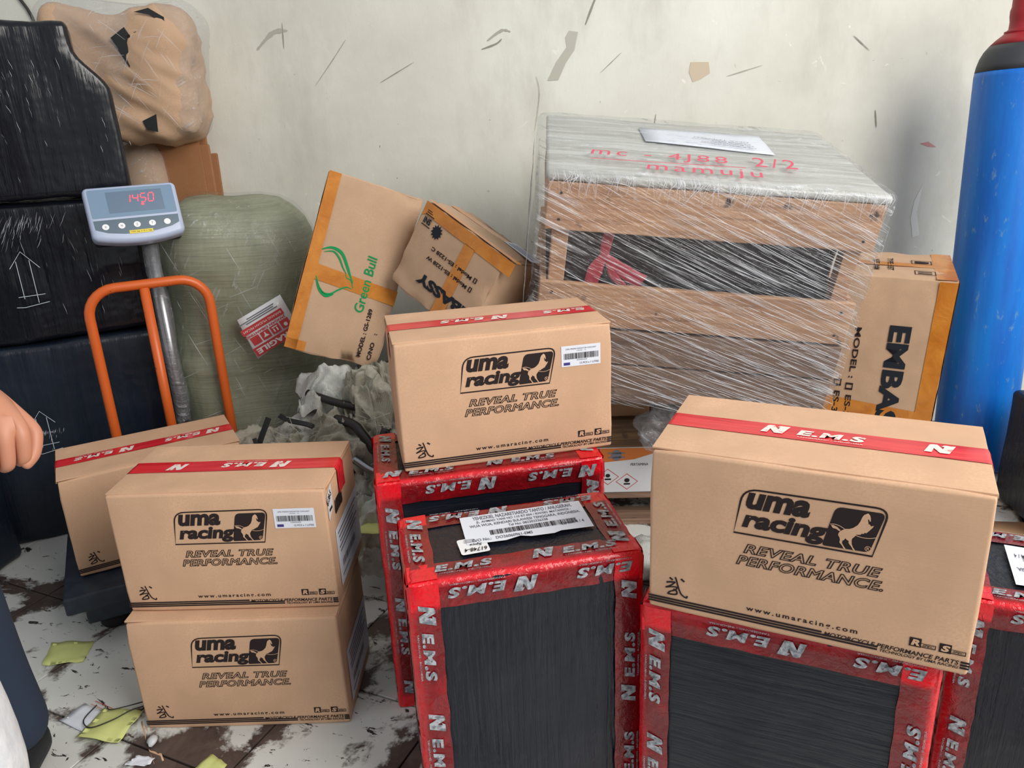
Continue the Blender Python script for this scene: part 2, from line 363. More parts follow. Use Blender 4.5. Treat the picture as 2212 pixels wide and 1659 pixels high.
def sheet(name, pts, mat, parent=None, th=.0006, wob=0.0, n=6, seed=0):
    """thin sheet from 4 corner points (world or local), with slight curl"""
    a, b, c, d = [Vector(p) for p in pts]; V = []; F = []
    nr = (b-a).cross(d-a).normalized()
    for j in range(n+1):
        for i in range(n+1):
            s_, t = i/n, j/n; p = (a*(1-s_)+b*s_)*(1-t)+(d*(1-s_)+c*s_)*t
            V.append(p+nr*(wob*abs(noise.noise(Vector((s_*2.3+seed, t*2.3, seed*1.7))))*1.6+th))
    m_ = len(V); V += [p-nr*th for p in V]
    for j in range(n):
        for i in range(n):
            q = (j*(n+1)+i, j*(n+1)+i+1, (j+1)*(n+1)+i+1, (j+1)*(n+1)+i); F += [q, tuple(x+m_ for x in q[::-1])]
    rim = [i for i in range(n+1)]+[(j+1)*(n+1)-1 for j in range(1, n+1)]+[n*(n+1)+i for i in range(n-1, -1, -1)]+[j*(n+1) for j in range(n-1, 0, -1)]
    for i in range(len(rim)):
        x, y = rim[i], rim[(i+1) % len(rim)]; F.append((x, x+m_, y+m_, y))
    return link(name, mesh(name, V, F), mat, parent, True)
def barcode(x0, y0, x1, y1, seed=1):
    rr = random.Random(seed); x = x0; rs = []
    while x < x1-.05:
        ww = rr.choice((.04, .04, .08, .12)); rs.append((x, y0, min(x+ww, x1), y1)); x += ww+rr.choice((.04, .05, .09, .12))
    return rect2d(*rs)

# tape lettering unit: stylised M1 mark and E.M.S, 2 cm high
M1 = [(0, 0), (.30, .93), (.46, 1.0), (.66, 1.0), (.90, .50), (.98, .80), (.84, .80), (.98, 1.0), (1.52, 1.0), (1.18, 0), (.74, 0), (.48, .52), (.36, 0)]
def ems_unit():
    a = poly2d([(x*2.55, y*2.5) for x, y in M1])
    b = fit(text2d('E.M.S', .18, .05, 0, 1.12), 4.9, .15, 13.9, 1.95)
    return a, b
EA, EB = ems_unit(); ETINY = fit(text2d('TANGERANG - INDONESIA', 0, .01), 5.0, -.55, 13.6, -.25)

# ------------------------------------------------------------------ setting
fl = tag(link('floor', mesh('floor', [(-3.2, -1.6, -.012), (3.2, -1.6, -.012), (3.2, 2.85, -.012), (-3.2, 2.85, -.012), (-3.2, -1.6, -.1), (3.2, -1.6, -.1), (3.2, 2.85, -.1), (-3.2, 2.85, -.1)],
    [(0, 1, 2, 3), (7, 6, 5, 4), (0, 4, 5, 1), (1, 5, 6, 2), (2, 6, 7, 3), (3, 7, 4, 0)]), 'grout'), 'white floor tiles stained with brown grime and black flecks', kind='structure')
T = .30; ya = R(-25); du = Vector((math.cos(ya), math.sin(ya), 0)); dv = Vector((-math.sin(ya), math.cos(ya), 0))
tv, tf = rbox(T-.004, T-.004, .012, .0015, 1, 1, 1); tme = mesh('tile', [Vector(p)-Vector((0, (T-.004)/2, .012)) for p in tv], tf); tme.materials.append(M['tile'])
for i in range(-14, 14):
    for j in range(-8, 16):
        c = du*(-1.32+T*(i+.5))+dv*(.807+T*(j+.5))
        if -2.3 < c.x < 2.3 and .2 < c.y < 2.56:
            o = link('tile', tme, None, fl); o.location = c; o.rotation_euler = (R(random.uniform(-.15, .15)), R(random.uniform(-.15, .15)), ya)
WY = 2.74
wl = MB().box((-3.2, WY, -.1), (3.2, WY+.15, 3.0)).build('wall_back', 'plaster'); tag(wl, 'grey white plaster wall with scuffs and scratches', kind='structure')
def wallmark(name, pts, mat, k=1, width=None, off=.001):
    fr = (Vector((0, WY, 0)), Vector((1, 0, 0)), Vector((0, 0, 1)))
    sh = stroke2d(pts, (lambda t_: width*(.15+.85*math.sin(3.14*t_)**.6)*(1+.6*noise.noise(Vector((t_*9, width*900, 0))))), 8) if width else poly2d(pts)
    q_ = WY/2.85
    return decal(name, ([(x*100*q_, (1.1715+(y-1.1715)*q_)*100) for x, y in sh[0]], sh[1]), fr, mat, wl, off)

# ------------------------------------------------------------------ printed coolant cartons
CD = (.42, .232, .258)
HOM = None
def horse():
    # traced in logo units then mapped to face centimetres
    src = [(50, 645), (165, 60), (2135, 310), (1905, 970)]; dst = [(11.75, 15.0), (12.75, 22.05), (30.85, 22.2), (29.45, 15.0)]
    import numpy as np
    A = []
    for (x, y), (u, v) in zip(src, dst): A += [[x, y, 1, 0, 0, 0, -u*x, -u*y, -u], [0, 0, 0, x, y, 1, -v*x, -v*y, -v]]
    h = np.linalg.svd(np.array(A, float))[2][-1].reshape(3, 3)
    def m(p): q = h @ np.array([p[0], p[1], 1.0]); return (float(q[0]/q[2]), float(q[1]/q[2]))
    body = [(1818, 368), (1845, 395), (1855, 430), (1858, 478), (1845, 480), (1830, 450), (1818, 452), (1828, 520), (1842, 515), (1862, 545), (1902, 537), (1890, 560), (1848, 600), (1800, 640), (1780, 632), (1765, 648), (1735, 645), (1725, 660), (1665, 660), (1650, 680), (1610, 715), (1605, 740), (1608, 790), (1625, 830), (1660, 880), (1635, 878), (1600, 820), (1565, 775), (1562, 740), (1545, 735), (1518, 708), (1500, 735), (1480, 740), (1475, 775), (1500, 815), (1530, 858), (1500, 850), (1475, 805), (1440, 765), (1447, 730), (1440, 700), (1420, 665), (1425, 640), (1440, 618), (1470, 600), (1510, 582), (1570, 582), (1620, 568), (1680, 530), (1715, 480), (1740, 420), (1765, 390)]
    tail = [(1320, 532), (1345, 570), (1390, 582), (1435, 612), (1452, 602), (1405, 556), (1350, 530)]
    panel = round_poly([(1380, 285), (2072, 375), (1850, 905), (1205, 805)], [95, 95, 70, 45])
    mp = lambda L: [m(p) for p in L]
    return dict(panel=poly2d(mp(panel)), horse=join2d(poly2d(mp(body)), poly2d(mp(tail)), stroke2d(mp([(1310, 518), (1370, 520), (1440, 543), (1512, 588)]), .09), stroke2d(mp([(1655, 668), (1740, 697), (1850, 710), (1950, 698)]), .09),
                stroke2d([(28.75+.36*math.cos(t*.5236), 16.1+.36*math.sin(t*.5236)) for t in range(12)], .07, 1, True), fit(text2d('R'), 28.58, 15.9, 28.93, 16.3)))
HG = horse()
def wu(x0, y0, x1, y1):
    S = [([(.18, .92), (.33, .82)], .09), ([(.44, 1.0), (.50, .82), (.56, .58), (.63, .36), (.75, .12), (.97, 0), (1.0, .12)], .075), ([(.70, .96), (.86, .84)], .09), ([(.04, .64), (.25, .70), (.45, .72)], .09),
         ([(.44, .72), (.25, .52), (.0, .36)], .07), ([(.02, .36), (.3, .45), (.52, .46), (.45, .3), (.22, .18), (.10, .03)], .07), ([(.10, .04), (.3, .04), (.52, .1), (.5, .28), (.36, .33)], .08)]
    return join2d(*[([(x0+x*(x1-x0), y0+y*(y1-y0)) for x, y in sh[0]], sh[1]) for sh in [stroke2d(p, ww) for p, ww in S]])
frame_pts = round_poly([(11.9, 15.1), (12.85, 21.95), (30.75, 22.1), (29.35, 15.1)], [0, 2.0, 1.7, 0], 6)
BANDS = [(0.02, 2.28, 24.3, 1.98), (.02, 1.86, 31.3, 1.56), (.02, 1.44, 31.3, 1.14), (40.95, 2.28, 41.98, 1.98), (40.95, 1.86, 41.98, 1.56), (40.95, 1.44, 41.98, 1.14)]
PRINTS = [
 ('printed_logo', join2d(stroke2d(frame_pts, .26, 1, True), HG['panel'], fit(text2d('uma', .22, .045), 13.3, 19.0, 21.5, 21.55), fit(text2d('racing', .22, .045), 12.9, 15.35, 23.9, 18.75)), 'print', .0006),
 ('printed_horse', HG['horse'], 'kraft', .0010),
 ('printed_slogan', join2d(fit(text2d('REVEAL TRUE', .28, .02, .03, 1.1), 13.3, 12.1, 30.8, 13.65), fit(text2d('PERFORMANCE.', .28, .02, .03, 1.1), 12.4, 10.15, 31.1, 11.75)), 'print', .0006),
 ('printed_character', wu(2.6, 2.85, 5.8, 6.0), 'print', .0006),
 ('printed_address', fit(text2d('www.umaracing.com', 0, .02, 0, 1.35), 14.2, 2.75, 28.7, 3.7), 'print', .0006),
 ('printed_bands', join2d(rect2d(*BANDS), fit(text2d('MOTORCYCLE PERFORMANCE PARTS', .2, .02), 24.6, 1.62, 40.8, 2.3), fit(text2d('TECHNOLOGY BY UMA RACING', .2, .02), 31.6, 1.06, 40.8, 1.5)), 'print', .0006),
 ('printed_badges', join2d(rect2d((34.9, 3.0, 36.3, 4.35), (38.35, 3.0, 39.75, 4.35), (36.3, 3.08, 38.0, 3.2), (36.3, 3.64, 38.0, 3.72), (37.9, 3.08, 38.0, 3.7), (39.75, 3.08, 41.4, 3.2), (39.75, 3.64, 41.4, 3.72), (41.3, 3.08, 41.4, 3.7)), fit(text2d('SPEC', .25, .02), 36.45, 3.26, 37.8, 3.58), fit(text2d('SPEC', .25, .02), 39.9, 3.26, 41.2, 3.58)), 'print', .0006),
 ('printed_badge_letter_r', fit(text2d('R', .2, .05), 35.1, 3.2, 36.15, 4.15), 'kraft', .0010), ('printed_badge_letter_s', fit(text2d('S', .2, .05), 38.55, 3.2, 39.6, 4.15), 'kraft', .0010)]
_pm = {}
def carton_body(D3, seed, rad=.004):
    W, D, H = D3
    def disp(p, n):
        ex = min(W/2-abs(p.x), .06)/.06; ez = min(p.z, H-p.z, .05)/.05; ey = min(p.y, D-p.y, .05)/.05
        corner = max(0, 1-ex)*max(0, 1-ez)*max(0, 1-ey)
        return -corner*.010*abs(noise.noise(Vector((p.x*9+seed, p.y*9, p.z*9))))+(.0 if abs(n.y) > .7 else .0015*nz_(p+Vector((seed, 0, 0)), 14))
    return rbox(W, D, H, rad, 8, 6, 6, disp)
def tape_strip(D3, y0, y1, drop, lift, seed, name, mat, parent, axis='x'):
    """tape over the top running along x and folding down both ends"""
    W, D, H = D3; e = lift; path = [(-W/2-e, H-drop), (-W/2-e, H-drop*.5), (-W/2-e, H-.005), (-W/2-e*.4+.002, H+e*.8)]+[(-W/2+.006+(W-.012)*t/16, H+e) for t in range(17)]+[(W/2+e*.4-.002, H+e*.8), (W/2+e, H-.005), (W/2+e, H-drop*.5), (W/2+e, H-drop)]
    V = []; F = []; m = 5
    for i, (x, z) in enumerate(path):
        jag = .003*noise.noise(Vector((i*1.3, seed, 0))) if i in (0, len(path)-1) else 0
        for j in range(m+1):
            y = y0+(y1-y0)*j/m+.0012*noise.noise(Vector((x*9, seed, 1)))
            bumpz = .0005*noise.noise(Vector((x*40, j*.9, seed)))
            V.append((x+(0 if abs(x) < W/2 else bumpz), y, z+bumpz+jag*(j % 2)))
    n = m+1
    for i in range(len(path)-1):
        for j in range(m): F.append((i*n+j, (i+1)*n+j, (i+1)*n+j+1, i*n+j+1))
    me = mesh(name, V, F)
    bm = bmesh.new(); bm.from_mesh(me); bmesh.ops.recalc_face_normals(bm, faces=bm.faces); bm.to_mesh(me); bm.free()
    if me.polygons[len(me.polygons)//2].normal.z < 0: me.flip_normals()
    return link(name, me, mat, parent, True)
def coolant_carton(loc, yaw, label, flip=True, phase=0.0, taped=True, seed=1, sticker=False, extra=None):
    e = empty('cardboard_carton', loc, (0, 0, R(yaw)), label, 'carton', 'coolant cartons')
    W, D, H = CD
    v, f = carton_body((W, D, H), seed, .0055); link('body', mesh('body', v, f), 'kraft', e, True)
    for s_ in (0, 1):
        a = .006 if s_ == 0 else D/2+.0007; b = D/2-.0007 if s_ == 0 else D-.006
        fv, ff = rbox(W-.0012, b-a, .003, .0007, 12, 5, 1, lambda p, n: .0005*nz_(p+Vector((seed, s_, 0)), 20))
        link('top_flap', mesh('top_flap', [Vector(p)+Vector((0, a, H-.0012)) for p in fv], ff), 'kraft', e, True)
    for sx in (-1, 1):      # folded end flap edge showing under the top flaps
        MB().box((sx*(W/2-.0005)-.0016, .014, H-.0078), (sx*(W/2-.0005)+.0016, D-.014, H-.0042)).build('end_flap', 'kraft_edge', e)
    for nm, sh, mt, off in PRINTS:
        if nm not in _pm:
            o = decal(nm, sh, face(CD, 'front'), mt, e, off); _pm[nm] = o.data
        else: link(nm, _pm[nm], None, e)
    if taped:
        y0 = D/2-.024; tp = tape_strip(CD, y0, y0+.048, .055, .0030, seed, 'packing_tape', 'tape_carton', e)
        fr = face(CD, 'top')
        def fl_(sh): return ([(42-x_, 23.2-y_) for x_, y_ in sh[0]], sh[1]) if flip else sh
        x = phase
        while x < 41.5:
            big = []; tiny = []
            for sh, c_ in ((EA, big), (EB, big), (ETINY, tiny)):
                xs = [p[0] for p in sh[0]]
                if x+min(xs) < .3 or x+max(xs) > 41.7: continue
                c_.append(([(p[0]+x, p[1]*1.1+10.5) for p in sh[0]], sh[1]))
            if big: decal('tape_lettering', fl_(join2d(*big)), fr, 'letter_white', tp, .0040)
            if tiny: decal('tape_small_print', fl_(join2d(*tiny)), fr, 'letter_white', tp, .0040)
            x += 21.0
    if sticker:
        st = decal('barcode_sticker', rect2d((31.8, 18.0, 39.65, 22.15)), face(CD, 'front'), 'white_paper', e, .0008)
        fr = face(CD, 'front')
        decal('barcode', barcode(32.3, 19.45, 39.2, 20.65, 4), fr, 'print', st, .0013)
        decal('sticker_text', join2d(fit(text2d('UMA PREMIX RADIATOR COOLANT'), 32.7, 21.35, 38.8, 21.65), fit(text2d('(40:60) - 1L'), 34.9, 20.95, 36.8, 21.2), fit(text2d('02000260'), 34.9, 19.1, 36.9, 19.35), fit(text2d('12 PCS x 1 LITRE', 0, .01), 35.5, 18.35, 39.3, 18.75)), fr, 'print_grey', st, .0013)
        decal('sticker_colour_patch', rect2d((32.25, 18.3, 33.5, 18.85)), fr, 'print_blue', st, .0013)
    if extra: extra(e)
    return e
def side_docs(tag_on):
    def go(e):
        fr = face(CD, 'right')
        if tag_on:
            t_ = decal('handwritten_tag', poly2d(round_poly([(.8, 18.6), (4.4, 20.2), (4.4, 25.2), (.8, 23.8)], [.4]*4, 3)), fr, 'gloss_white', e, .0010)
            decal('handwriting', join2d(turn(fit(text2d('6138-5', 0, .02), 0, 0, 3.2, 1.5), 24, 1.0, 21.6), rect2d((1.6, 20.2, 3.6, 20.8))), fr, 'print', t_, .0016)
            decal('printed_side_logo', join2d(turn(fit(text2d('uma', .2, .05), 0, 0, 6, 3), 0, 5.5, 17.5)), fr, 'print', e, .0006)
        pp = decal('delivery_note', poly2d([(3.5, 2.5), (22.3, 2.8), (22.3, 15.6), (3.6, 15.0)]), fr, 'white_paper', e, .0012)
        decal('delivery_note_text', join2d(rect2d(*[(5+.4*(i % 3), 13.4-i*1.05, 20.5-1.5*((i*7) % 3), 13.75-i*1.05) for i in range(5)]), barcode(6, 5.6, 17, 7.2, 9), rect2d((5, 4.0, 11, 4.3))), fr, 'print_grey', pp, .0017)
    return go
coolant_carton((-.573, 1.296, 0), -1.2, 'bottom printed cardboard carton of the left stack of two, standing on the tiles', taped=False, seed=1, extra=side_docs(False))
coolant_carton((-.571, 1.328, .2605), -2.0, 'upper printed carton of the left stack of two, with red tape and a barcode sticker', flip=True, phase=9.6, seed=2, sticker=True, extra=side_docs(True))
coolant_carton((-.009, 1.41, .521), 11.6, 'middle printed carton with barcode sticker, on the taller black parcel before the wooden crate', flip=True, phase=-3.2, seed=3, sticker=True)
coolant_carton((.378, .907, .459), -26.0, 'large printed carton in the right foreground, resting on a red-taped black parcel', flip=False, phase=13.2, seed=4)
coolant_carton((-.89, 1.763, .141), 28.5, 'printed carton standing on the weighing scale platform, partly behind the left stack', flip=True, phase=3.0, seed=5)

# ------------------------------------------------------------------ black parcels edged with red tape
def taped_parcel(loc, yaw, D3, label, bodymat, seed, tw=.046, bottom=False, extra=None):
    W, D, H = D3; e = empty('wrapped_parcel', loc, (0, 0, R(yaw)), label, 'parcel', 'black parcels edged with red tape'); r = .011
    def disp(p, n): return .0024*nz_(p+Vector((seed, 0, 0)), 9)+.0012*noise.noise(Vector((p.x*40, p.y*40, p.z*6+seed)))
    v, f = rbox(W, D, H, r, 18, 10, 18, disp); link('film_wrapping', mesh('film_wrapping', v, f), bodymat, e, True)
    def strip(edge):
        ax, s1, s2 = edge      # ax: running axis; s1,s2: signs of the other two axes
        u, vv = (ax+1) % 3, (ax+2) % 3; Hh = (W/2, D/2, H/2); L = Hh[ax]-.002; lift = (.0022, .0030, .0038)[ax]
        n = 44; prof = [(tw, 0, 0), (tw*.55, 0, 0), (r, 0, .1), (r*.28, r*.28, 1), (0, r, .1), (0, tw*.55, 0), (0, tw, 0)]
        V = []; F = []; A = []
        rr = random.Random(seed*13+ax*5+s1*2+s2)
        for i in range(n+1):
            t = -L+2*L*i/n
            for j, (a, b, ed) in enumerate(prof):
                wob = .0015*noise.noise(Vector((t*12, j*.3, seed+ax)))+.001*noise.noise(Vector((t*55, j*1.7, seed*2+ax)))
                jag = .0022*noise.noise(Vector((t*25, s1*3+seed, j)))
                p = [0, 0, 0]; p[ax] = t
                p[u] = s1*(Hh[u]-(a+jag*(j == 0))+(lift+wob if a <= r*.3 else 0)); p[vv] = s2*(Hh[vv]-(b+jag*(j == 6))+(lift+wob if b <= r*.3 else 0))
                V.append((p[0], p[1]+D/2, p[2]+H/2)); A.append(min(1, ed*.95+max(0, .35*noise.noise(Vector((t*8, j, seed)))) + (1.0 if abs(abs(t)-L) < .035 else 0)))
        m = len(prof)
        for i in range(n):
            for j in range(m-1):
                q = (i*m+j, i*m+j+1, (i+1)*m+j+1, (i+1)*m+j); F.append(q if s1*s2 < 0 else q[::-1])
        me = mesh('red_tape', V, F); at_ = me.attributes.new('edge', 'FLOAT', 'POINT')
        for i, a in enumerate(A): at_.data[i].value = a
        o = link('red_tape', me, 'tape_crate', e, True)
        return o
    strips = {}
    for ax, s1, s2 in [(0, -1, 1), (0, 1, 1), (2, -1, -1), (2, 1, -1), (2, -1, 1), (2, 1, 1), (1, 1, -1), (1, 1, 1), (0, -1, -1), (0, 1, -1)]:
        strips[(ax, s1, s2)] = strip((ax, s1, s2))
    # lettering along the tape: on the front face and on the top
    def run(fr, length, along, cross, ang, par, ph):
        s_ = ph
        while s_ < length-2:
            big = []; tiny = []
            for sh, c_ in ((EA, big), (EB, big), (ETINY, tiny)):
                xs = [p[0] for p in sh[0]]
                if s_+min(xs) < .5 or s_+max(xs) > length-.5: continue
                t_ = ([(p[0]+s_, p[1]) for p in sh[0]], sh[1]); c_.append(turn(t_, ang, *along(cross)))
            if big: decal('tape_lettering', join2d(*big), fr, 'letter_silver', par, .0052)
            if tiny: decal('tape_small_print', join2d(*tiny), fr, 'letter_silver', par, .0052)
            s_ += 20.0
    F_ = face(D3, 'front'); T_ = face(D3, 'top'); w_, d_, h_ = W*100, D*100, H*100; rr = random.Random(seed)
    run(F_, w_, lambda c: (w_, h_-1.0), 0, 180, strips[(0, -1, 1)], rr.uniform(-6, 6))          # front top: upside down
    run(T_, w_, lambda c: (0, 1.6), 0, 0, strips[(0, -1, 1)], rr.uniform(-6, 4))                  # top front edge, upright
    run(T_, w_, lambda c: (w_, d_-1.2), 0, 180, strips[(0, 1, 1)], rr.uniform(-6, 4))
    run(F_, h_, lambda c: (1.3, h_), 0, -90, strips[(2, -1, -1)], rr.uniform(1, 5))               # left front edge, reading down
    run(F_, h_, lambda c: (w_-1.1, 0), 0, 90, strips[(2, 1, -1)], rr.uniform(1, 5))               # right front edge, reading up
    run(T_, d_, lambda c: (1.3, d_), 0, -90, strips[(1, 1, -1)], 1.5)
    run(T_, d_, lambda c: (w_-1.2, 0), 0, 90, strips[(1, 1, 1)], 2.5)
    run(face(D3, 'left'), h_, lambda c: (d_-3.2, h_), 0, -90, strips[(2, -1, -1)], 5)
    run(face(D3, 'right'), h_, lambda c: (1.4, h_), 0, -90, strips[(2, 1, -1)], 2)
    if bottom: run(F_, w_, lambda c: (w_, 3.3), 0, 180, strips[(0, -1, -1)], 3)
    if extra: extra(e, D3)
    return e
def shipping_label(x0, y0, x1, y1, skew, rev, handw):
    def go(e, D3):
        fr = face(D3, 'top'); Wc, Hc = x1-x0, y1-y0
        def tf(sh): return ([(x0+(Wc-px if rev else px), y0+(Hc-py if rev else py)+skew*px) for px, py in sh[0]], sh[1])
        lb = decal('shipping_label', tf(poly2d([(0, .6), (Wc*.3, .3), (Wc*.42, 1.0), (Wc*.5, .35), (Wc*.68, .2), (Wc*.74, .7), (Wc, .4), (Wc, Hc), (0, Hc)])), fr, 'white_paper', e, .0062)
        L = [('YEHEZKIEL NAZARETIARDO TANTO / ANUGERAH.', .1, .83, .92, .95), ('JL. AHMAD YANI NO 110 RT.004 / RW/001 MATAIWOI -', .12, .69, .9, .79), ('WUA WUA, KENDARI SULAWESI TENGGARA, INDONESIA.', .06, .57, .96, .67), ('Tel No: 082302336338', .36, .47, .68, .55), ('D/O No.:   DO26060961-EMS', .05, .11, .52, .2), ('Carton: 4 / 4', .76, .24, .95, .34)]
        for s_, a, b, c, d in L: decal('label_text', tf(fit(text2d(s_, 0, .012), Wc*a, Hc*b, Wc*c, Hc*d)), fr, 'print_grey', lb, .0068)
        decal('label_barcode', tf(barcode(Wc*.2, Hc*.26, Wc*.9, Hc*.42, 12)), fr, 'print', lb, .0068)
        if handw:
            hx, hy = x0-1.2, y0-2.2
            st = decal('handwritten_tag', poly2d(round_poly([(hx, hy), (hx+4.6, hy+.3), (hx+4.3, hy+5), (hx-.3, hy+4.7)], [.5]*4, 3)), fr, 'gloss_white', e, .0056)
            decal('handwriting', join2d(turn(fit(text2d('61748-4', .2, .01), 0, 0, 3.6, 1.1), 180, hx+4.2, hy+1.7), turn(fit(text2d('5pcs', .2, .01), 0, 0, 2, .9), 180, hx+3.6, hy+3.1), rect2d((hx+.8, hy+3.4, hx+2.8, hy+3.5), (hx+.8, hy+3.8, hx+2.6, hy+3.9), (hx+.9, hy+4.2, hx+2.6, hy+4.3))), fr, 'print', st, .0068)
    return go
taped_parcel((.011, 1.027, 0), 10.6, (.366, .205, .517), 'front centre black parcel with white shipping label on its red-edged top', 'film_black_v', 3, extra=shipping_label(10.2, 7.4, 31.3, 17.0, .02, False, True))
taped_parcel((-.046, 1.368, 0), 9.9, (.445, .242, .519), 'tall black parcel with red edges under the middle carton, behind the labelled one', 'film_black_h', 5)
taped_parcel((.366, .927, 0), -24.4, (.405, .242, .457), 'red-edged black parcel carrying the large right foreground carton', 'film_black_h', 8)
taped_parcel((.893, .985, 0), -24.0, (.405, .245, .40), 'red-edged black parcel at the right picture edge, behind the big carton', 'film_black_v', 11, bottom=True, extra=shipping_label(8.3, 6.0, 30, 19.5, -.02, True, False))

# ------------------------------------------------------------------ wooden crate wrapped in clear film
JE = Euler((R(11.9), R(6.5), R(-2.2))); Jm = JE.to_matrix(); JW, JD, JH = .75, .55, .585
jo = Vector((.476, 1.751, 1.002)) + Jm @ Vector((0, 0, -JH))
J = empty('wooden_crate', jo, JE, 'tilted wooden plank crate wrapped in clear stretch film with a whitish top', 'crate')
def plank(name, a, b, mat, par, seed=0):
    w_, d_, h_ = [b[i]-a[i] for i in range(3)]
    v, f = rbox(w_, d_, h_, min(.0025, d_/4), 12, 1, 4, lambda p, n: .0012*nz_(p+Vector((seed, 0, 0)), 12))
    return link(name, mesh(name, [Vector(p)+Vector(((a[0]+b[0])/2, a[1], a[2])) for p in v], f), mat, par, True)
t = lambda z: JH+z
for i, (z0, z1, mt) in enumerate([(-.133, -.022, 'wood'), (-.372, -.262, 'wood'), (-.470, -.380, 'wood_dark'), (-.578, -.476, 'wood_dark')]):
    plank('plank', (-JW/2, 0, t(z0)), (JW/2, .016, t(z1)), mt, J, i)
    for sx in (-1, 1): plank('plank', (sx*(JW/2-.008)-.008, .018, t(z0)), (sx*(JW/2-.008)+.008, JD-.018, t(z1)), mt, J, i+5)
    plank('plank', (-JW/2, JD-.016, t(z0)), (JW/2, JD, t(z1)), mt, J, i+9)
    for sx in (-1, 1):
        for zz in (z0+.025, z1-.025):
            MB().lathe([(.0035, 0), (.0035, .0012), (.001, .0016)], 8).build('nail', 'steel_dark', J).matrix_local = Matrix.Translation((sx*(JW/2-.03), -.0005, t(zz))) @ Matrix.Rotation(R(90), 4, 'X')
for sx in (-1, 1):
    for yy in (.018, JD-.056): plank('corner_post', (sx*(JW/2-.038)-.019, yy, .002), (sx*(JW/2-.038)+.019, yy+.038, t(-.022)), 'wood', J, 3)
gv, gf = rbox(JW-.10, JD-.10, JH-.05, .03, 14, 8, 12, lambda p, n: .008*nz_(p, 9)); link('black_goods', mesh('black_goods', [Vector(p)+Vector((0, .05, .01)) for p in gv], gf), 'film_black', J, True)
tv, tf = rbox(JW+.012, JD+.01, .02, .008, 16, 12, 1, lambda p, n: .003*nz_(p, 8)); link('top_sheet', mesh('top_sheet', [Vector(p)+Vector((0, -.004, t(-.021))) for p in tv], tf), 'topsheet', J, True)
def filmdisp(p, n):
    q = -.018*max(0, -n.z*0+abs(n.x))*(.5+.5*math.sin(p.z*19)) if abs(n.x) > .6 else 0
    return q+.004*nz_(p, 11)+.003*noise.noise(Vector((p.x*8+p.z*20, p.y*8, p.z*34+p.x*16)))
fv, ff = rbox(JW+.046, JD+.03, JH+.012, .02, 30, 18, 30, filmdisp)
link('stretch_film', mesh('stretch_film', [Vector(p)+Vector((-.008, -.014, -.004)) for p in fv], ff), 'film_crate', J, True)
# white film folded over the top front edge
FR = (Vector((-JW/2, 0, JH)), Vector((1, 0, 0)), Vector((0, 1, 0)))
lb = sheet('address_label', [Jm.inverted() @ Vector((0, 0, 0))]*4, 'white_paper', J) if False else None
def onj(u, v): return Vector((-JW/2+u, v, JH+.0025))
lb = sheet('address_label', [onj(.244, .312), onj(.561, .268), onj(.564, .456), onj(.241, .46)], 'white_paper', J, .0005, .002, 6, 2)
LF = (onj(.244, .312)+Vector((0, 0, .003)), (onj(.561, .268)-onj(.244, .312)).normalized(), Vector((0, 0, 1)).cross((onj(.561, .268)-onj(.244, .312)).normalized()))
decal('address_text', join2d(*[turn(fit(text2d(s_, 0, .012), 0, 0, L, .9), 180, 27.5-.5*i, 3.0+1.75*i) for i, (s_, L) in enumerate([('KAB. MAMUJU TENGAH', 11), ('KEL. BUDONG-BUDONG', 13), ('SULAWESI BARAT', 10), ('DESA TOPOYO', 14)])]), LF, 'print_grey', lb, .003)
def scrawl(s_, x0, y0, x1, y1): return fit(text2d(s_, .2, 0, 0, 1.25), x0, y0, x1, y1)
decal('red_handwriting', join2d(scrawl('mc - 4J88', 9.5, 11, 42, 18.5), scrawl('2/2', 47.5, 12, 58, 20), scrawl('mamuju', 21.5, 1.2, 48, 8.6), stroke2d([(9.3, 9.0), (18, 9.2), (33, 9.8), (45, 10.2)], .45)), (Vector((-JW/2, 0, JH)), Vector((1, 0, 0)), Vector((0, 1, 0))), 'marker_red', J, .0105)
rb = MB()
def ribbon(pts, ws, mb, nrm=Vector((0, -1, 0))):
    P = smoothpath(pts, 6); V = []; F = []
    for i, p in enumerate(P):
        d = (P[min(i+1, len(P)-1)]-P[max(i-1, 0)]).normalized(); a = d.cross(nrm).normalized(); tt = i/(len(P)-1)*(len(ws)-1); q = int(min(tt, len(ws)-2)); ww = ws[q]+(ws[q+1]-ws[q])*(tt-q)
        for j in range(5):
            V.append(p+a*ww*(j/4-.5)+nrm*(.004*((j % 2)-.5)))
    for i in range(len(P)-1):
        for j in range(4): F.append((i*5+j, i*5+j+1, (i+1)*5+j+1, (i+1)*5+j))
    mb.add(V, F)
gz = lambda x, z: (x, .034, t(z))
ribbon([gz(-.215, -.10), gz(-.225, -.16), gz(-.228, -.20)], [.022, .026, .02], rb); ribbon([gz(-.228, -.2), gz(-.245, -.24), gz(-.255, -.30)], [.016, .036, .03], rb); ribbon([gz(-.228, -.2), gz(-.18, -.235), gz(-.13, -.262)], [.014, .034, .04], rb); ribbon([gz(-.22, -.205), gz(-.20, -.25), gz(-.17, -.275)], [.012, .02, .012], rb)
rb.build('raffia_ribbon', 'ribbon_red', J, True)

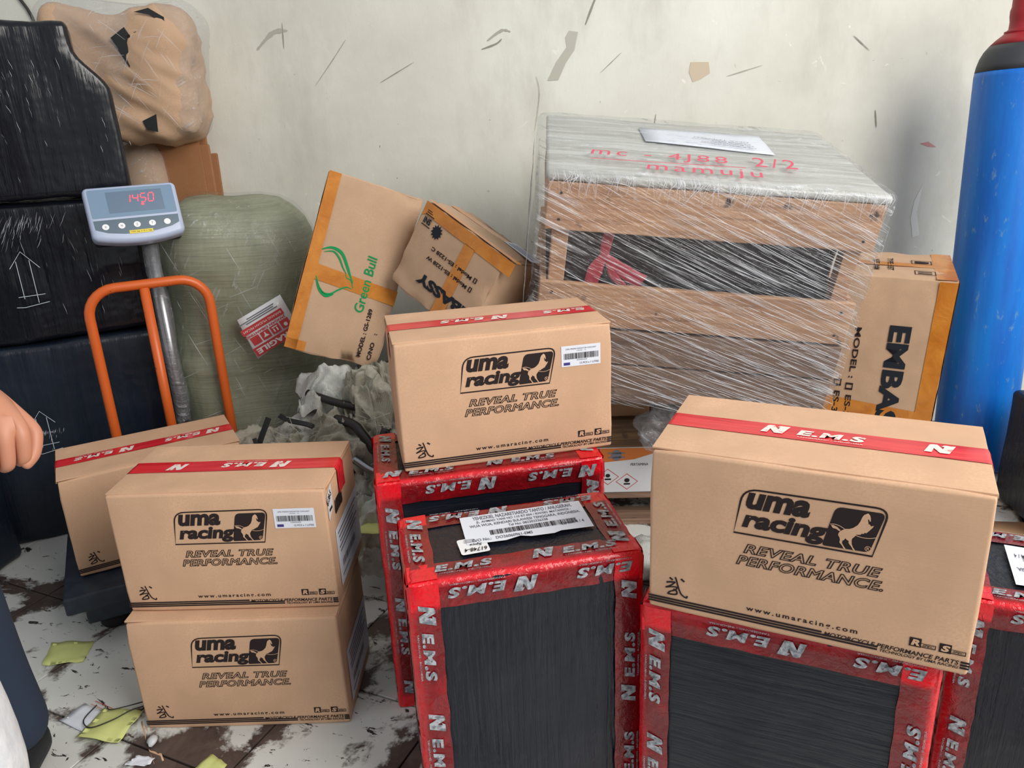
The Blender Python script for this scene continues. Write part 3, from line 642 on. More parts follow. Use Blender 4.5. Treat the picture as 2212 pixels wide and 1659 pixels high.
# taut creases of the clear film as whitish strands, bright streak highlights built in
def creases(name, par, n, fn, mat, seed, r=.0006):
    mb = MB(); rr = random.Random(seed)
    for i in range(n):
        pts, k_ = fn(rr); mb.tube(pts, [r*k_*.3]+[r*k_]*(len(pts)-2)+[r*k_*.3], 5, False)
    o = mb.build(name, mat, par, True); o['kind'] = 'stuff'; return o
k = NT('film_crease_glint'); k.base(lin(232, 236, 242)); k.rough(.12); tr = k.n('ShaderNodeBsdfTransparent'); mx = k.n('ShaderNodeMixShader'); mx.inputs[0].default_value = .55
k.t.links.new(tr.outputs[0], mx.inputs[1]); k.t.links.new(k.b.outputs[0], mx.inputs[2]); k.t.links.new(mx.outputs[0], k.out.inputs[0]); M['film_crease_glint'] = k.m
def cr_front(rr):
    x = JW*(rr.random()**.55-.5); z = JH*(1-rr.random()**.8); L = rr.choice((.03, .05, .08, .14, .24))*rr.uniform(.7, 1.3)*(1 if x > -.15 else .5); an = R(-rr.gauss(20, 2.2)-8*(z/JH-.5)); d = Vector((math.cos(an), 0, math.sin(an)))*L/2
    c = Vector((x, -.0165, z)); lim = lambda p: Vector((max(-JW/2-.01, min(JW/2+.01, p.x)), p.y-.002*rr.random(), max(.0, min(JH-.01, p.z))))
    return [lim(c-d), lim(c-d*.4+Vector((0, 0, rr.gauss(0, .001)))), lim(c+d*.4), lim(c+d)], rr.choice((.35, .5, .7, 1.2))
creases('film_crease_glints', J, 700, cr_front, 'film_crease_glint', 4)
def cr_edge(rr):
    x = JW*(rr.random()-.5); L = rr.uniform(.01, .05); return [Vector((x, .015*rr.random()-.012, JH+.006)), Vector((x+.004, -.0165, JH-.004)), Vector((x+.012*rr.gauss(0, 1), -.0175, JH-.008-L))], rr.choice((.5, .8, 1.2))
creases('film_edge_crease_glints', J, 160, cr_edge, 'film_crease_glint', 6)
def cr_left(rr):
    y = JD*rr.random(); z = JH*rr.random(); L = rr.uniform(.03, .12); return [Vector((-JW/2-.034, y, z)), Vector((-JW/2-.036, y+.004, z-L/2)), Vector((-JW/2-.034, y+.01, z-L))], rr.choice((.5, .8, 1.2))
creases('film_side_crease_glints', J, 120, cr_left, 'film_crease_glint', 7)

# load under the crate: pallet, tin box, dirty beam, taped box
pal = empty('wooden_pallet', (.50, 2.03, 0), (0, 0, R(-3)), 'low dark wooden pallet on the floor under the wrapped crate', 'pallet')
for i in range(5): plank('deck_board', (-.37, .01+.115*i, .085), (.36, .10+.115*i, .105), 'wood_dark', pal, i)
for i, x in enumerate((-.335, 0, .325)): plank('runner', (x-.03, .0, .02), (x+.03, .57, .084), 'wood_dark', pal, i+6)
for i in range(3): plank('base_board', (-.37, .005+.22*i, .0), (.36, .085+.22*i, .019), 'wood_dark', pal, i+9)
def tinbox(x, yaw, label, seed):
    e = empty('hazard_carton', (x, 2.045, .1065), (0, 0, R(yaw)), label, 'box', 'hazard boxes on the pallet'); dm = (.20, .16, .145)
    v, f = rbox(*dm, .004, 4, 4, 4); link('body', mesh('body', v, f), 'tin_white', e, True); fr = face(dm, 'front')
    decal('orange_band', poly2d([(0.3, 9.4), (14, 10.6), (19.7, 12.4), (19.7, 14.2), (.3, 14.2)]), fr, 'tin_orange', e, .0006)
    decal('maroon_band', rect2d((.3, 11, 4.2, 14.2)), fr, 'tin_maroon', e, .0009)
    decal('printed_barrel', join2d(poly2d([(9+1.5*math.cos(a*.524), 12+1.7*math.sin(a*.524)) for a in range(12)]), rect2d((6.6, 11.1, 11.4, 11.6), (6.6, 12.4, 11.4, 12.9))), fr, 'print_grey', e, .0012)
    def dia(cx, cy, s_): return stroke2d([(cx-s_, cy), (cx, cy+s_*.8), (cx+s_, cy), (cx, cy-s_*.8)], .22, 1, True)
    decal('hazard_diamonds', join2d(dia(6.5, 5.2, 3.1), dia(12, 3.6, 3.1), dia(2.0, 3.6, 2)), fr, 'print_red', e, .0008)
    decal('hazard_symbols', join2d(poly2d([(6.5+.7*math.cos(a*.785), 5.6+.6*math.sin(a*.785)) for a in range(8)]), rect2d((5.6, 4.2, 7.4, 4.7)), poly2d([(12+.8*math.cos(a*.785), 4.0+.7*math.sin(a*.785)) for a in range(8)]), rect2d((11.1, 2.6, 12.9, 3.1)), fit(text2d('PERTAMINA', .2), 13, 8.6, 18, 9.4)), fr, 'print', e, .0008)
    return e
tinbox(.30, -3, 'white box with red hazard diamonds on the pallet, left one', 1); tinbox(.52, -3, 'white box with red hazard diamonds on the pallet, second one', 2); tinbox(.74, -2, 'white box with red hazard diamonds on the pallet, right one', 3)
bm_ = empty('wooden_beam', (.48, 2.03, .253), (0, 0, R(-3)), 'dirty brown wooden beam lying on the hazard boxes under the crate', 'beam'); plank('beam', (-.33, 0, 0), (.33, .11, .085), 'wood_dirty', bm_, 4)
bx = empty('small_carton', (.285, 2.06, .3395), (0, 0, R(-3)), 'small brown carton with black tape seen through the torn film', 'carton')
v, f = rbox(.2, .25, .105, .004, 4, 4, 4); link('body', mesh('body', v, f), 'kraft_dark', bx, True); decal('black_tape', poly2d([(.2, 4.2), (8, 4.6), (15.2, 5.4), (15.4, 8.2), (8, 7.4), (.2, 7.0)]), face((.2, .25, .105), 'front'), 'strap_black', bx, .0008)
bx2 = empty('small_carton', (.62, 2.07, .3395), (0, 0, R(-3)), 'brown carton wedged under the right half of the crate', 'carton')
v, f = rbox(.3, .25, .08, .004, 4, 4, 4); link('body', mesh('body', v, f), 'kraft_dark', bx2, True); MB().box((-.15, .10, .0805), (.15, .15, .0812)).build('tape', 'tape_brown', bx2)
me = blob(.095, .05, .075, 21, .4, 3.4, 4, .9); fo = link('torn_film', me, 'film_dense'); fo.location = (.43, 1.955, .33); fo.rotation_euler = (.2, .5, 0); tag(fo, 'torn crumpled end of clear film hanging below the crate', 'plastic film')
me = blob(.075, .07, .045, 33, .35, 3, 3, .8, -.038); so = link('crumpled_bag', me, 'rag_white'); so.location = (.335, 1.80, .039); tag(so, 'crumpled pale plastic bag on the floor beside the labelled parcel', 'bag')
me = blob(.04, .05, .06, 35, .3, 3, 3, .8, -.05); so = link('crumpled_bag', me, 'tin_maroon'); so.location = (.375, 1.66, .051); tag(so, 'small red crumpled wrapper beside the right foreground carton', 'wrapper')

# ------------------------------------------------------------------ three taped cardboard cartons at the back
def back_carton(name, loc, rot, D3, label, mat, seed, prints, tapes, damage=.006):
    e = empty(name, loc, rot, label, 'carton'); W, D, H = D3
    def disp(p, n):
        ex = max(0, 1-(W/2-abs(p.x))/.05); ez = max(0, 1-min(p.z, H-p.z)/.05); ey = max(0, 1-min(p.y, D-p.y)/.05)
        return -damage*2*max(ex*ez, ex*ey, ez*ey)*abs(nz_(p+Vector((seed, 0, 0)), 11))-(.0 if n.y < -.7 else damage*.5*nz_(p, 8))
    v, f = rbox(W, D, H, .005, 14, 8, 14, disp); link('body', mesh('body', v, f), mat, e, True)
    for nm, sh, fc, mt in prints: decal(nm, sh, face(D3, fc), mt, e, .0019)
    for fc, sh in tapes: decal('brown_tape', sh, face(D3, fc), 'tape_brown', e, .0013 if fc != 'wrap' else .0013)
    return e
s9 = .93; Kd = (.256, .20, .485)
green = join2d(*[stroke2d(p, ww) for p, ww in [
    ([(0, 25.5), (4, 26.8), (8.5, 26.0), (12, 22.8), (14.2, 20.3), (16.2, 18.2)], lambda t_: .25+.75*math.sin(t_*3.1)), ([(1.2, 25.0), (5, 25.8), (8, 24.4), (10.5, 22.0), (12.5, 20.5)], lambda t_: .1+.5*math.sin(t_*3.1)),
    ([(0.5, 17.6), (3, 14.2), (6.5, 12.6), (9.5, 13.6)], lambda t_: .25+.8*math.sin(t_*3.1)), ([(1.5, 16.0), (4.5, 13.4), (8, 13.4), (11, 15.2), (14, 16.6), (16.5, 16.4)], lambda t_: .1+.45*math.sin(t_*3.1)),
    ([(12.2, 20.8), (13.0, 19.4), (15, 18.9), (16.8, 16.8)], .3)]])
green = ([(x*.62+3.2, y*.9+5.2) for x, y in green[0]], green[1])
back_carton('green_logo_carton', (-.529*s9, 2.2*s9, 1.1715+(.507-1.1715)*s9), (R(-5.1), R(21.2), R(10.7)), Kd, 'brown carton with green bull head logo and orange tape, leaning on the olive sack', 'kraft_old', 3,
  [('printed_bull_head', green, 'front', 'print_green'), ('printed_green_name', turn(fit(text2d('Green Bull', .1, .01), 0, 0, 15.5, 2.6), 90, 17.9, 14.5), 'front', 'print_green'),
   ('printed_model', turn(fit(text2d('MODEL : GS-1289', 0, .03), 0, 0, 13.6, 1.15), 90, 20.3, 2.6), 'front', 'print'), ('printed_number', turn(fit(text2d('C/NO    :', 0, .03), 0, 0, 7.6, 1.15), 90, 23.2, 2.4), 'front', 'print')],
  [('front', rect2d((.15, .3, 3.3, 48.3))), ('front', poly2d([(3.3, 20.0), (25.4, 18.6), (25.4, 22.6), (3.3, 24.2)])), ('left', rect2d((16.2, .3, 19.9, 48.3))), ('front', rect2d((.2, .3, 5.5, 3)))], .008)
Ld = (.30, .19, .237)
burst = poly2d([((2.0 if i % 2 else 1.35)*math.cos(i*.2618), (2.0 if i % 2 else 1.35)*math.sin(i*.2618)) for i in range(24)])
Le = Euler((R(-17.7), R(25.2), R(-43.2))); lpos = Vector((-.171, 2.057, .626)) + Le.to_matrix() @ Vector((-.25+.30/2/.93, 0, 0))
lpos = Vector((lpos.x*s9, lpos.y*s9, 1.1715+(lpos.z-1.1715)*s9))
def up(sh, x, y): return turn(sh, 180, x, y)
back_carton('appliance_carton', lpos, Le, Ld, 'upside-down brown carton with dark model lettering and orange tape beside the wooden crate', 'kraft_old', 9,
  [('printed_name', up(fit(text2d('EMBASSY', 0, .05), 0, 0, 24, 2.9), 32.5-1.5+1.0, 7.4), 'front', 'print_navy'), ('printed_model', up(fit(text2d('[] Model : ES-1228 W', 0, .03), 0, 0, 17, 1.3), 25.0, 12.3), 'front', 'print'), ('printed_model', up(fit(text2d('[] Model : ES-1228 C', 0, .03), 0, 0, 17, 1.3), 25.2, 14.9), 'front', 'print'),
   ('printed_standard_mark', join2d(up(fit(text2d('SNI', 0, .04), 0, 0, 2.6, 1.7), 4.4, 20.0), rect2d((1.6, 20.5, 4.8, 20.75), (1.6, 17.7, 4.8, 17.95), (1.8, 21.1, 3.9, 21.3), (1.8, 21.6, 3.4, 21.8)), turn(burst, 0, 7.4, 18.2)), 'front', 'print_navy')],
  [('front', poly2d([(.3, 19.6), (1.4, 20.4), (32.8, 20.0), (32.8, 23.5), (.2, 23.5)])), ('front', poly2d([(16.6, .2), (20.6, .2), (20.4, 20.4), (16.8, 20.4)])), ('top', rect2d((.2, .2, 32.8, 2.4))), ('top', poly2d([(.2, 9), (32.8, 12), (32.8, 15.5), (.2, 12.5)]))], .008)
dk = [o for o in bpy.data.objects if o.name.startswith('appliance_carton')][0]
pl_ = decal('shipping_label', poly2d([(19, 11), (30, 10), (30, 16), (19, 17)]), face(Ld, 'top'), 'white_paper', dk, .0022); decal('label_text', rect2d((20, 12.2, 29, 12.6), (20, 13.6, 27, 14.0), (20.5, 15, 28, 15.3)), face(Ld, 'top'), 'print_blue', pl_, .0026)
Md = (.31, .30, .70); mr = Euler((R(3.0), R(2.5), R(-24))); mpos = Vector((1.175, 2.055, .0)) - mr.to_matrix() @ Vector((.155, 0, 0))
def dn(sh, x, y): return turn(sh, -90, x, y)
back_carton('appliance_carton', (mpos.x, mpos.y, .004), mr, Md, 'tall brown carton with big sideways lettering and orange tape beside the blue gas cylinder', 'kraft_old', 14,
  [('printed_name', dn(fit(text2d('EMBASSY', 0, .04), 0, 0, 42, 5.6), 16.3, 56.5), 'front', 'print_navy'), ('printed_model', dn(fit(text2d('MODEL : [] ES-309 D', 0, .02), 0, 0, 36, 2.0), 7.4, 55), 'front', 'print'), ('printed_model', dn(fit(text2d('[] ES-304 D', 0, .02), 0, 0, 19, 2.0), 4.2, 39), 'front', 'print'),
   ('printed_handling_marks', join2d(stroke2d([(20.6, 4.2), (25.6, 4.2), (25.6, 8.2), (20.6, 8.2)], .35, 1, True), rect2d((21.3, 5.0, 24.8, 5.7), (21.3, 6.6, 24.8, 7.3)), stroke2d([(20.2, 16), (25.2, 16), (25.2, 20), (20.2, 20)], .35, 1, True), poly2d([(21, 16.6), (24.6, 17.2), (24.6, 18.8), (21, 19.4)]), dn(fit(text2d('TYPE : SET', 0, .02), 0, 0, 14, 1.6), 13.8, 21), dn(fit(text2d('SIZE : MM', 0, .02), 0, 0, 12, 1.6), 10.2, 19)), 'top', 'print')],
  [('front', rect2d((26.4, .3, 30.8, 69.6))), ('front', poly2d([(.3, 27.5), (26.4, 25.6), (26.4, 31.6), (.3, 33.6)])), ('top', rect2d((25.6, .2, 30.8, 29.8))), ('top', poly2d([(.2, 12.5), (25.6, 12.5), (25.6, 16.5), (.2, 16.5)])), ('right', rect2d((.1, .3, 4.6, 69.6)))], .006)

# ------------------------------------------------------------------ blue gas cylinder
cy = empty('gas_cylinder', (1.50, 2.335, .004), (R(-3), 0, 0), 'tall scuffed blue gas cylinder with dark shoulder and red cap against the wall', 'cylinder')
MB().lathe([(.085, 0), (.104, .006), (.113, .022), (.114, .06), (.1145, 1.0), (.114, 1.20), (.1125, 1.215)], 64).build('body', 'cyl_blue', cy, True)
MB().lathe([(.1128, 1.214), (.110, 1.232), (.104, 1.252), (.095, 1.270), (.083, 1.285)], 64).build('dark_shoulder', 'cyl_black', cy, True)
MB().lathe([(.0835, 1.2845), (.068, 1.300), (.055, 1.310), (.048, 1.316)], 64).build('red_shoulder', 'cyl_red', cy, True)
MB().lathe([(.0495, 1.314), (.050, 1.32), (.044, 1.322), (.040, 1.326), (.039, 1.345), (.041, 1.36), (.041, 1.375), (.038, 1.384), (.037, 1.46), (.034, 1.48), (.02, 1.487)], 40).build('valve_cap', 'cyl_red', cy, True)

# ------------------------------------------------------------------ olive bale
N_ = empty('fabric_bale', (-.850, 2.447, 0), (0, R(1.5), R(10)), 'large olive woven sack bale wrapped in clear film behind the weighing scale', 'sack')
def baledisp(p, n): return .020*nz_(p, 5)+.008*noise.noise(Vector((p.x*7, p.y*7, p.z*26)))+.012*math.sin(p.z*9+p.x*6)
v, f = rbox(.46, .385, .955, .155, 10, 10, 26, baledisp); link('woven_sack', mesh('woven_sack', [Vector(p)-Vector((0, .1925, 0)) for p in v], f), 'sack_olive', N_, True)
v, f = rbox(.472, .397, .965, .157, 10, 10, 26, baledisp); link('stretch_film', mesh('stretch_film', [Vector(p)-Vector((0, .1985, .002)) for p in v], f), 'film_sack', N_, True)
def cr_bale(rr):
    x = rr.uniform(-.17, .17); z = rr.uniform(.15, .85); a = R(rr.choice((-68, -68, 18, 22))+rr.gauss(0, 4)); L = rr.uniform(.02, .11); d = Vector((math.cos(a), 0, math.sin(a)))*L/2; y = -.219+.06*(abs(x)/.2)**3
    return [Vector((x, y, z))-d, Vector((x, y-.002, z)), Vector((x, y, z))+d], rr.choice((.4, .7, 1.1))
creases('film_crease_glints', N_, 60, cr_bale, 'film_crease_glint', 9)
# fragile sticker on the bale: a slightly curved sheet facing the camera
sa, sb, sc, sd_ = Vector((-.790, 2.220, .632)), Vector((-.662, 2.243, .697)), Vector((-.621, 2.251, .592)), Vector((-.747, 2.220, .512))
Ni = N_.matrix_basis.inverted()
nrm_ = (sb-sa).cross(sd_-sa).normalized()
fs = sheet('fragile_sticker', [Ni @ p for p in (sd_, sc, sb, sa)], 'gloss_white', N_, .0006, .0, 4, 1)
u_ = (Ni @ sb-Ni @ sa).normalized(); v0 = (Ni @ sa-Ni @ sd_); v_ = (v0-u_*v0.dot(u_)).normalized(); fr = (Ni @ sd_ + u_*v0.dot(u_)*.0, u_, v_)
Ls = (sb-sa).length*100; Hs = v0.length*100
def stk(sh): return turn(sh, 180, Ls, Hs)
decal('sticker_red_blocks', stk(rect2d((.4, Hs-3.2, Ls-.4, Hs-.5), (.4, Hs-6.2, 3.2, Hs-3.7), (3.7, Hs-6.2, 6.5, Hs-3.7), (7.0, Hs-6.2, 9.8, Hs-3.7), (10.3, Hs-6.2, 13.1, Hs-3.7), (.4, Hs-9.4, Ls-.4, Hs-7.5))), fr, 'print_red', fs, .0022)
decal('sticker_text', stk(join2d(fit(text2d('FRAGILE', 0, .04), 1.2, Hs-2.6, Ls-1.2, Hs-1.0))), fr, 'white_ink', fs, .0027)
decal('sticker_warning', stk(fit(text2d('JANGAN DIBANTING', 0, .03), .6, Hs-7.3, Ls-.6, Hs-6.4)), fr, 'print_red', fs, .0022)
decal('sticker_symbols', stk(join2d(poly2d([(1.8+.6*math.cos(a*.785), Hs-4.7+.6*math.sin(a*.785)) for a in range(8)]), rect2d((4.2, Hs-5.8, 6.0, Hs-5.5), (4.4, Hs-5.3, 4.8, Hs-4.2), (5.4, Hs-5.3, 5.8, Hs-4.2)), poly2d([(7.5, Hs-4.4), (9.3, Hs-4.4), (8.6, Hs-5.2), (8.6, Hs-5.8), (8.2, Hs-5.8), (8.2, Hs-5.2)]), fit(text2d('BARANG MUDAH PECAH'), 1, Hs-8.8, Ls-1, Hs-8.1))), fr, 'white_ink', fs, .0027)
decal('sticker_note', stk(rect2d((1, Hs-10.4, Ls-3, Hs-10.1), (2, Hs-11.0, Ls-1, Hs-10.7), (1.5, Hs-11.6, Ls-4, Hs-11.3))), fr, 'print_grey', fs, .0022)

# ------------------------------------------------------------------ black wrapped parcels on the left
SY = R(25); RF = Vector((-1.05, 2.295, 0)); ux = Vector((math.cos(SY), math.sin(SY), 0)); uy = Vector((-math.sin(SY), math.cos(SY), 0))
def black_parcel(name, label, loc, yaw, D3, mat, seed, rad=.02, amp=.006):
    e = empty(name, loc, (0, 0, yaw), label, 'parcel', 'black film parcels on the left')
    v, f = rbox(*D3, rad, 14, 10, 14, lambda p, n: amp*nz_(p+Vector((seed, 0, 0)), 7)+.0025*noise.noise(Vector((p.x*34, p.y*34, p.z*7+seed))))
    link('film_wrapping', mesh('film_wrapping', v, f), mat, e, True); return e
def arrow(e, D3, x, z, s_=1.0, sl=0.0):
    fr = face(D3, 'front'); T_ = lambda L: [(x+a*s_+sl*b*s_, z+b*s_) for a, b in L]
    decal('chalk_arrow', join2d(stroke2d(T_([(-1.6, 0), (-1.6, 10.5)]), .16, 1), stroke2d(T_([(1.6, -1.5), (1.6, 10.5)]), .16, 1), stroke2d(T_([(-3.4, 8.6), (0, 13), (3.8, 8.2)]), .16, 1), stroke2d(T_([(-3, .6), (3.6, .8)]), .16, 1), stroke2d(T_([(-4, -2.2), (-2, -2.4), (4.2, -1.5)]), .16, 1)), fr, 'chalk', e, .011)
P2 = black_parcel('black_parcel', 'lowest black film parcel of the left stack, behind the orange rail, with chalk arrow', RF-ux*.29, SY, (.58, .30, .60), 'film_black_sky', 2); arrow(P2, (.58, .44, .60), 22.0, 30, .85)
P1 = black_parcel('black_parcel', 'middle black film parcel of the left stack behind the scale display, with chalk arrow', RF-ux*.285+Vector((0, 0, .606))+uy*.01, SY, (.57, .30, .385), 'film_black', 5); arrow(P1, (.57, .43, .385), 26, 13, 1.0)
e = empty('black_parcel', RF-ux*.30+Vector((0, 0, 1.0))-uy*.01, (0, 0, SY), 'topmost black film parcel of the left stack, narrowing at its upper right corner', 'parcel', 'black film parcels on the left')
v, f = rbox(.60, .28, .445, .018, 18, 10, 22, lambda p, n: .005*nz_(p+Vector((9, 0, 0)), 7)+.003*noise.noise(Vector((p.x*34, p.y*34, p.z*6))))
def taper(p):
    p = Vector(p); z = p.z/.445
    if p.x > 0:
        q = max(0, min(1, (z-.60)/.26)); cut = .072*q*q*(3-2*q)+.008*max(0, z-.1)
        p.x = min(p.x, .30)*(1-cut/.30)
    return p
link('film_wrapping', mesh('film_wrapping', [taper(p) for p in v], f), 'film_black', e, True); arrow(e, (.60, .42, .42), 20.5, 12, 1.0)
decal('film_tear', poly2d([(25.2, 7.2), (25.9, 8.6), (26.3, 10.8), (25.6, 12.6), (25.0, 12.2), (25.5, 10.2)]), face((.6, .42, .42), 'front'), 'kraft_old', e, .012)
def glint_black(zs, xs, ang, L0, zt=.37):  # pale strands that model highlight glints on the black film
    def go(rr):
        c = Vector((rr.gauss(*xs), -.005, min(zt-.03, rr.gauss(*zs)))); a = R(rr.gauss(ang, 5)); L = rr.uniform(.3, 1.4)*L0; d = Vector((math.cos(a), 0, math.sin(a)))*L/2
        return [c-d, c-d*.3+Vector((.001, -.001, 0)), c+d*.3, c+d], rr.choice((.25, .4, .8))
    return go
creases('film_glints', e, 60, glint_black((.33, .05), (-.10, .016), 96, .03), 'film_crease_glint', 1); creases('film_glints', e, 45, glint_black((.25, .09), (.05, .09), 97, .022), 'film_crease_glint', 2)
creases('film_glints', P1, 70, glint_black((.32, .025), (-.02, .045), 64, .035), 'film_crease_glint', 3); creases('film_glints', P1, 30, glint_black((.18, .08), (.12, .06), 94, .03), 'film_crease_glint', 5); creases('film_glints', P2, 40, glint_black((.40, .05), (-.06, .02), 70, .014), 'film_crease_glint', 8)
black_parcel('black_parcel', 'black film parcel with painted sky reflection on the floor at the far left edge below the stack', (-1.72, 1.56, 0), R(-6), (.42, .50, .50), 'film_black_sky', 12)
# raffia coil on top
rc = MB()
for i in range(9):
    a = random.uniform(.4, 1); pts = [(math.cos(q*.5236)*.12*(.75+.3*a), math.sin(q*.5236)*.06*(.75+.3*a), .014+.022*(i/9)+.006*math.sin(q*1.3+i)) for q in range(13)]
    rc.tube(smoothpath(pts, 3), .007, 6)
ro = rc.build('raffia_coil', 'rope', None, True); ro.location = RF-ux*.53+Vector((0, 0, 1.446))+uy*.14; ro.rotation_euler = (0, 0, SY); tag(ro, 'brown raffia rope coil on top of the upper black parcel', 'rope')
# bundle, roll and flat cardboard between the stack and the wall
fc = empty('flattened_cardboard', (-1.045, 2.66, 0), (0, 0, R(8)), 'upright bundle of flattened brown cardboard against the wall behind the sack', 'cardboard')
for i in range(6):
    fv, ff = rbox(.15+.02*(i % 3), .012, 1.14-.03*(i % 3), .003, 4, 1, 6, lambda p, n: .004*nz_(p+Vector((i, 0, 0)), 6)); link('cardboard_sheet', mesh('cardboard_sheet', [Vector(p)+Vector((.012*(i % 2), -.03+.016*i, 0)) for p in fv], ff), 'kraft_orange', fc, True)
rl = empty('cardboard_roll', (-1.15, 2.63, 0), (0, 0, 0), 'brown paper roll in clear film behind the black stack', 'roll')
MB().lathe([(.03, 0), (.066, .004), (.07, .3), (.07, 1.02), (.066, 1.08), (.05, 1.12), (.02, 1.135)], 28).build('roll', 'kraft_old', rl, True); MB().lathe([(.03, .0), (.07, .01), (.0745, .3), (.0745, 1.02), (.070, 1.09), (.054, 1.126), (.022, 1.14)], 28).build('stretch_film', 'film_loose', rl, True)
fb = empty('wrapped_bundle', (-1.125, 2.565, 1.145), (0, R(4), R(8)), 'bulging brown cardboard bundle in clear film with black tape by the wall', 'bundle')
v, f = rbox(.40, .22, .35, .055, 20, 10, 20, lambda p, n: .040*nz_(p+Vector((4, 0, 0)), 5)+.016*(1-2*abs(noise.noise(Vector((p.x*9+p.z*12, p.y*7, p.z*5-p.x*4)))))); v = [Vector(p)-Vector((0, .13, 0)) for p in v]; link('cardboard', mesh('cardboard', v, f), 'kraft_old', fb, True)
v2, f2 = rbox(.45, .25, .38, .07, 10, 8, 10, lambda p, n: .026*nz_(p+Vector((7, 0, 0)), 6)); link('stretch_film', mesh('stretch_film', [Vector(p)-Vector((0, .145, .004)) for p in v2], f2), 'film_loose', fb, True)
for i, pts in enumerate([[(20, 27), (24, 30), (27, 25), (32, 16), (29, 13), (25, 18)], [(27, 34), (31, 33.5), (35, 31), (35, 33), (31, 35.2)], [(26, 5), (30, 7), (30, 2), (27, 2.5)], [(24, 27.5), (28, 26), (33, 24), (30, 27.5), (27, 29)]]):
    decal('black_tape', poly2d(pts), (Vector((-.20, -.150, 0)), Vector((1, 0, 0)), Vector((0, 0, 1))), 'strap_black', fb, .002)

def cr_bundle(rr):
    a = R(rr.choice((-35, -50, 60, 10))+rr.gauss(0, 8)); L = rr.uniform(.02, .09); d = Vector((math.cos(a), 0, math.sin(a)))*L/2; c = Vector((rr.uniform(-.14, .17), -.178, rr.uniform(.05, .33)))
    return [c-d, c+Vector((0, -.003, .002)), c+d], rr.choice((.4, .7, 1.2))
creases('film_crease_glints', fb, 70, cr_bundle, 'film_crease_glint', 12)

# ------------------------------------------------------------------ platform scale
py = R(26); pfl = Vector((-1.071, 1.570, 0)); px_ = Vector((math.cos(py), math.sin(py), 0)); pyy = Vector((-math.sin(py), math.cos(py), 0)); PW, PD = .54, .47
S = empty('platform_scale', pfl+px_*(PW/2), (0, 0, py), 'platform weighing scale with orange guard rail and grey display head under the carton', 'weighing scale')
v, f = rbox(PW, PD, .045, .006, 4, 4, 2); link('platform', mesh('platform', [Vector(p)+Vector((0, 0, .093)) for p in v], f), 'navy_steel', S, True)
v, f = rbox(PW-.07, PD-.07, .055, .006, 4, 4, 2); link('base_frame', mesh('base_frame', [Vector(p)+Vector((0, .035, .037)) for p in v], f), 'navy_steel', S, True)
for sx in (-1, 1):
    for yy in (.085, PD-.085):
        MB().lathe([(.03, 0), (.034, .006), (.034, .026), (.02, .030), (.018, .040)], 20, (sx*(PW/2-.09), yy, 0)).build('foot', 'rubber', S, True)
rx0, rx1, ry = -PW/2+.165, -PW/2+.475, PD+.012
def arc(cx, cz, r, a0, a1, n=7): return [(cx+r*math.cos(R(a0+(a1-a0)*i/n)), ry, cz+r*math.sin(R(a0+(a1-a0)*i/n))) for i in range(n+1)]
MB().tube([(rx0, ry, .06), (rx0, ry, .4), (rx0, ry, .68)]+arc(rx0+.075, .69, .075, 180, 90)+arc(rx1-.075, .69, .075, 90, 0)+[(rx1, ry, .4), (rx1, ry, .06)], .0135, 14).build('guard_rail', 'orange', S, True)
MB().tube([((rx0+rx1)/2-.008, ry, .06), ((rx0+rx1)/2-.008, ry, .756)], .0135, 14).build('centre_bar', 'orange', S, True)
for x in (rx0, rx1): MB().box((x-.02, PD-.03, .060), (x+.02, ry+.02, .075)).build('rail_bracket', 'navy_steel', S)
cx_ = (rx0+rx1)/2+.03; MB().tube([(cx_, ry+.06, .05), (cx_, ry+.06, .90)], .0185, 16).build('column', 'steel', S, True); MB().box((cx_-.03, PD-.05, .040), (cx_+.03, ry+.09, .056)).build('column_foot', 'navy_steel', S)
cv = MB().tube([(cx_+.003*math.sin(i*1.9), ry+.06+.003*math.cos(i*2.3), .10+.078*i) for i in range(11)], [.021+.004*random.random() for i in range(11)], 14); cv.build('column_film', 'film_dense', S, True)
# display head (tilted back)
HM = Matrix.Translation((cx_-.024, ry+.035, .955)) @ Matrix.Rotation(R(4), 4, 'Z') @ Matrix.Rotation(R(-22), 4, 'X'); HD = (.232, .05, .142)
def hd(v): return [HM @ (Vector(p)-Vector((0, .025, HD[2]/2))) for p in v]
v, f = rbox(*HD, .014, 10, 3, 6)
v = [Vector((p[0], p[1], p[2]-(.016*(1-(p[0]/.116)**2) if p[2] < .05 else 0))) for p in v]
hb = link('display_head', mesh('display_head', hd(v), f), 'plastic_grey', S, True)
v, f = rbox(.222, .03, .128, .012, 6, 2, 4); link('head_back', mesh('head_back', [HM @ (Vector(p)+Vector((0, .02, -.075))) for p in v], f), 'plastic_dark', S, True)
hM3 = HM.to_3x3(); hfr = (HM @ Vector((-.116, -.025, -.071)), hM3 @ Vector((1, 0, 0)), hM3 @ Vector((0, 0, 1)))
decal('display_window', poly2d(round_poly([(1.1, 5.6), (22.1, 5.6), (22.1, 13.3), (1.1, 13.3)], [.5]*4)), hfr, 'display', hb, .0006)
decal('display_inset', rect2d((5.4, 6.7, 19.2, 12.4)), hfr, 'display_in', hb, .0010)
decal('key_panel', poly2d([(1.1, 5.0), (1.2, 2.6), (4, 1.5), (8, .9), (12, .8), (16, 1.1), (20, 1.9), (22, 2.8), (22.1, 5.0)]), hfr, 'panel_key', hb, .0006)
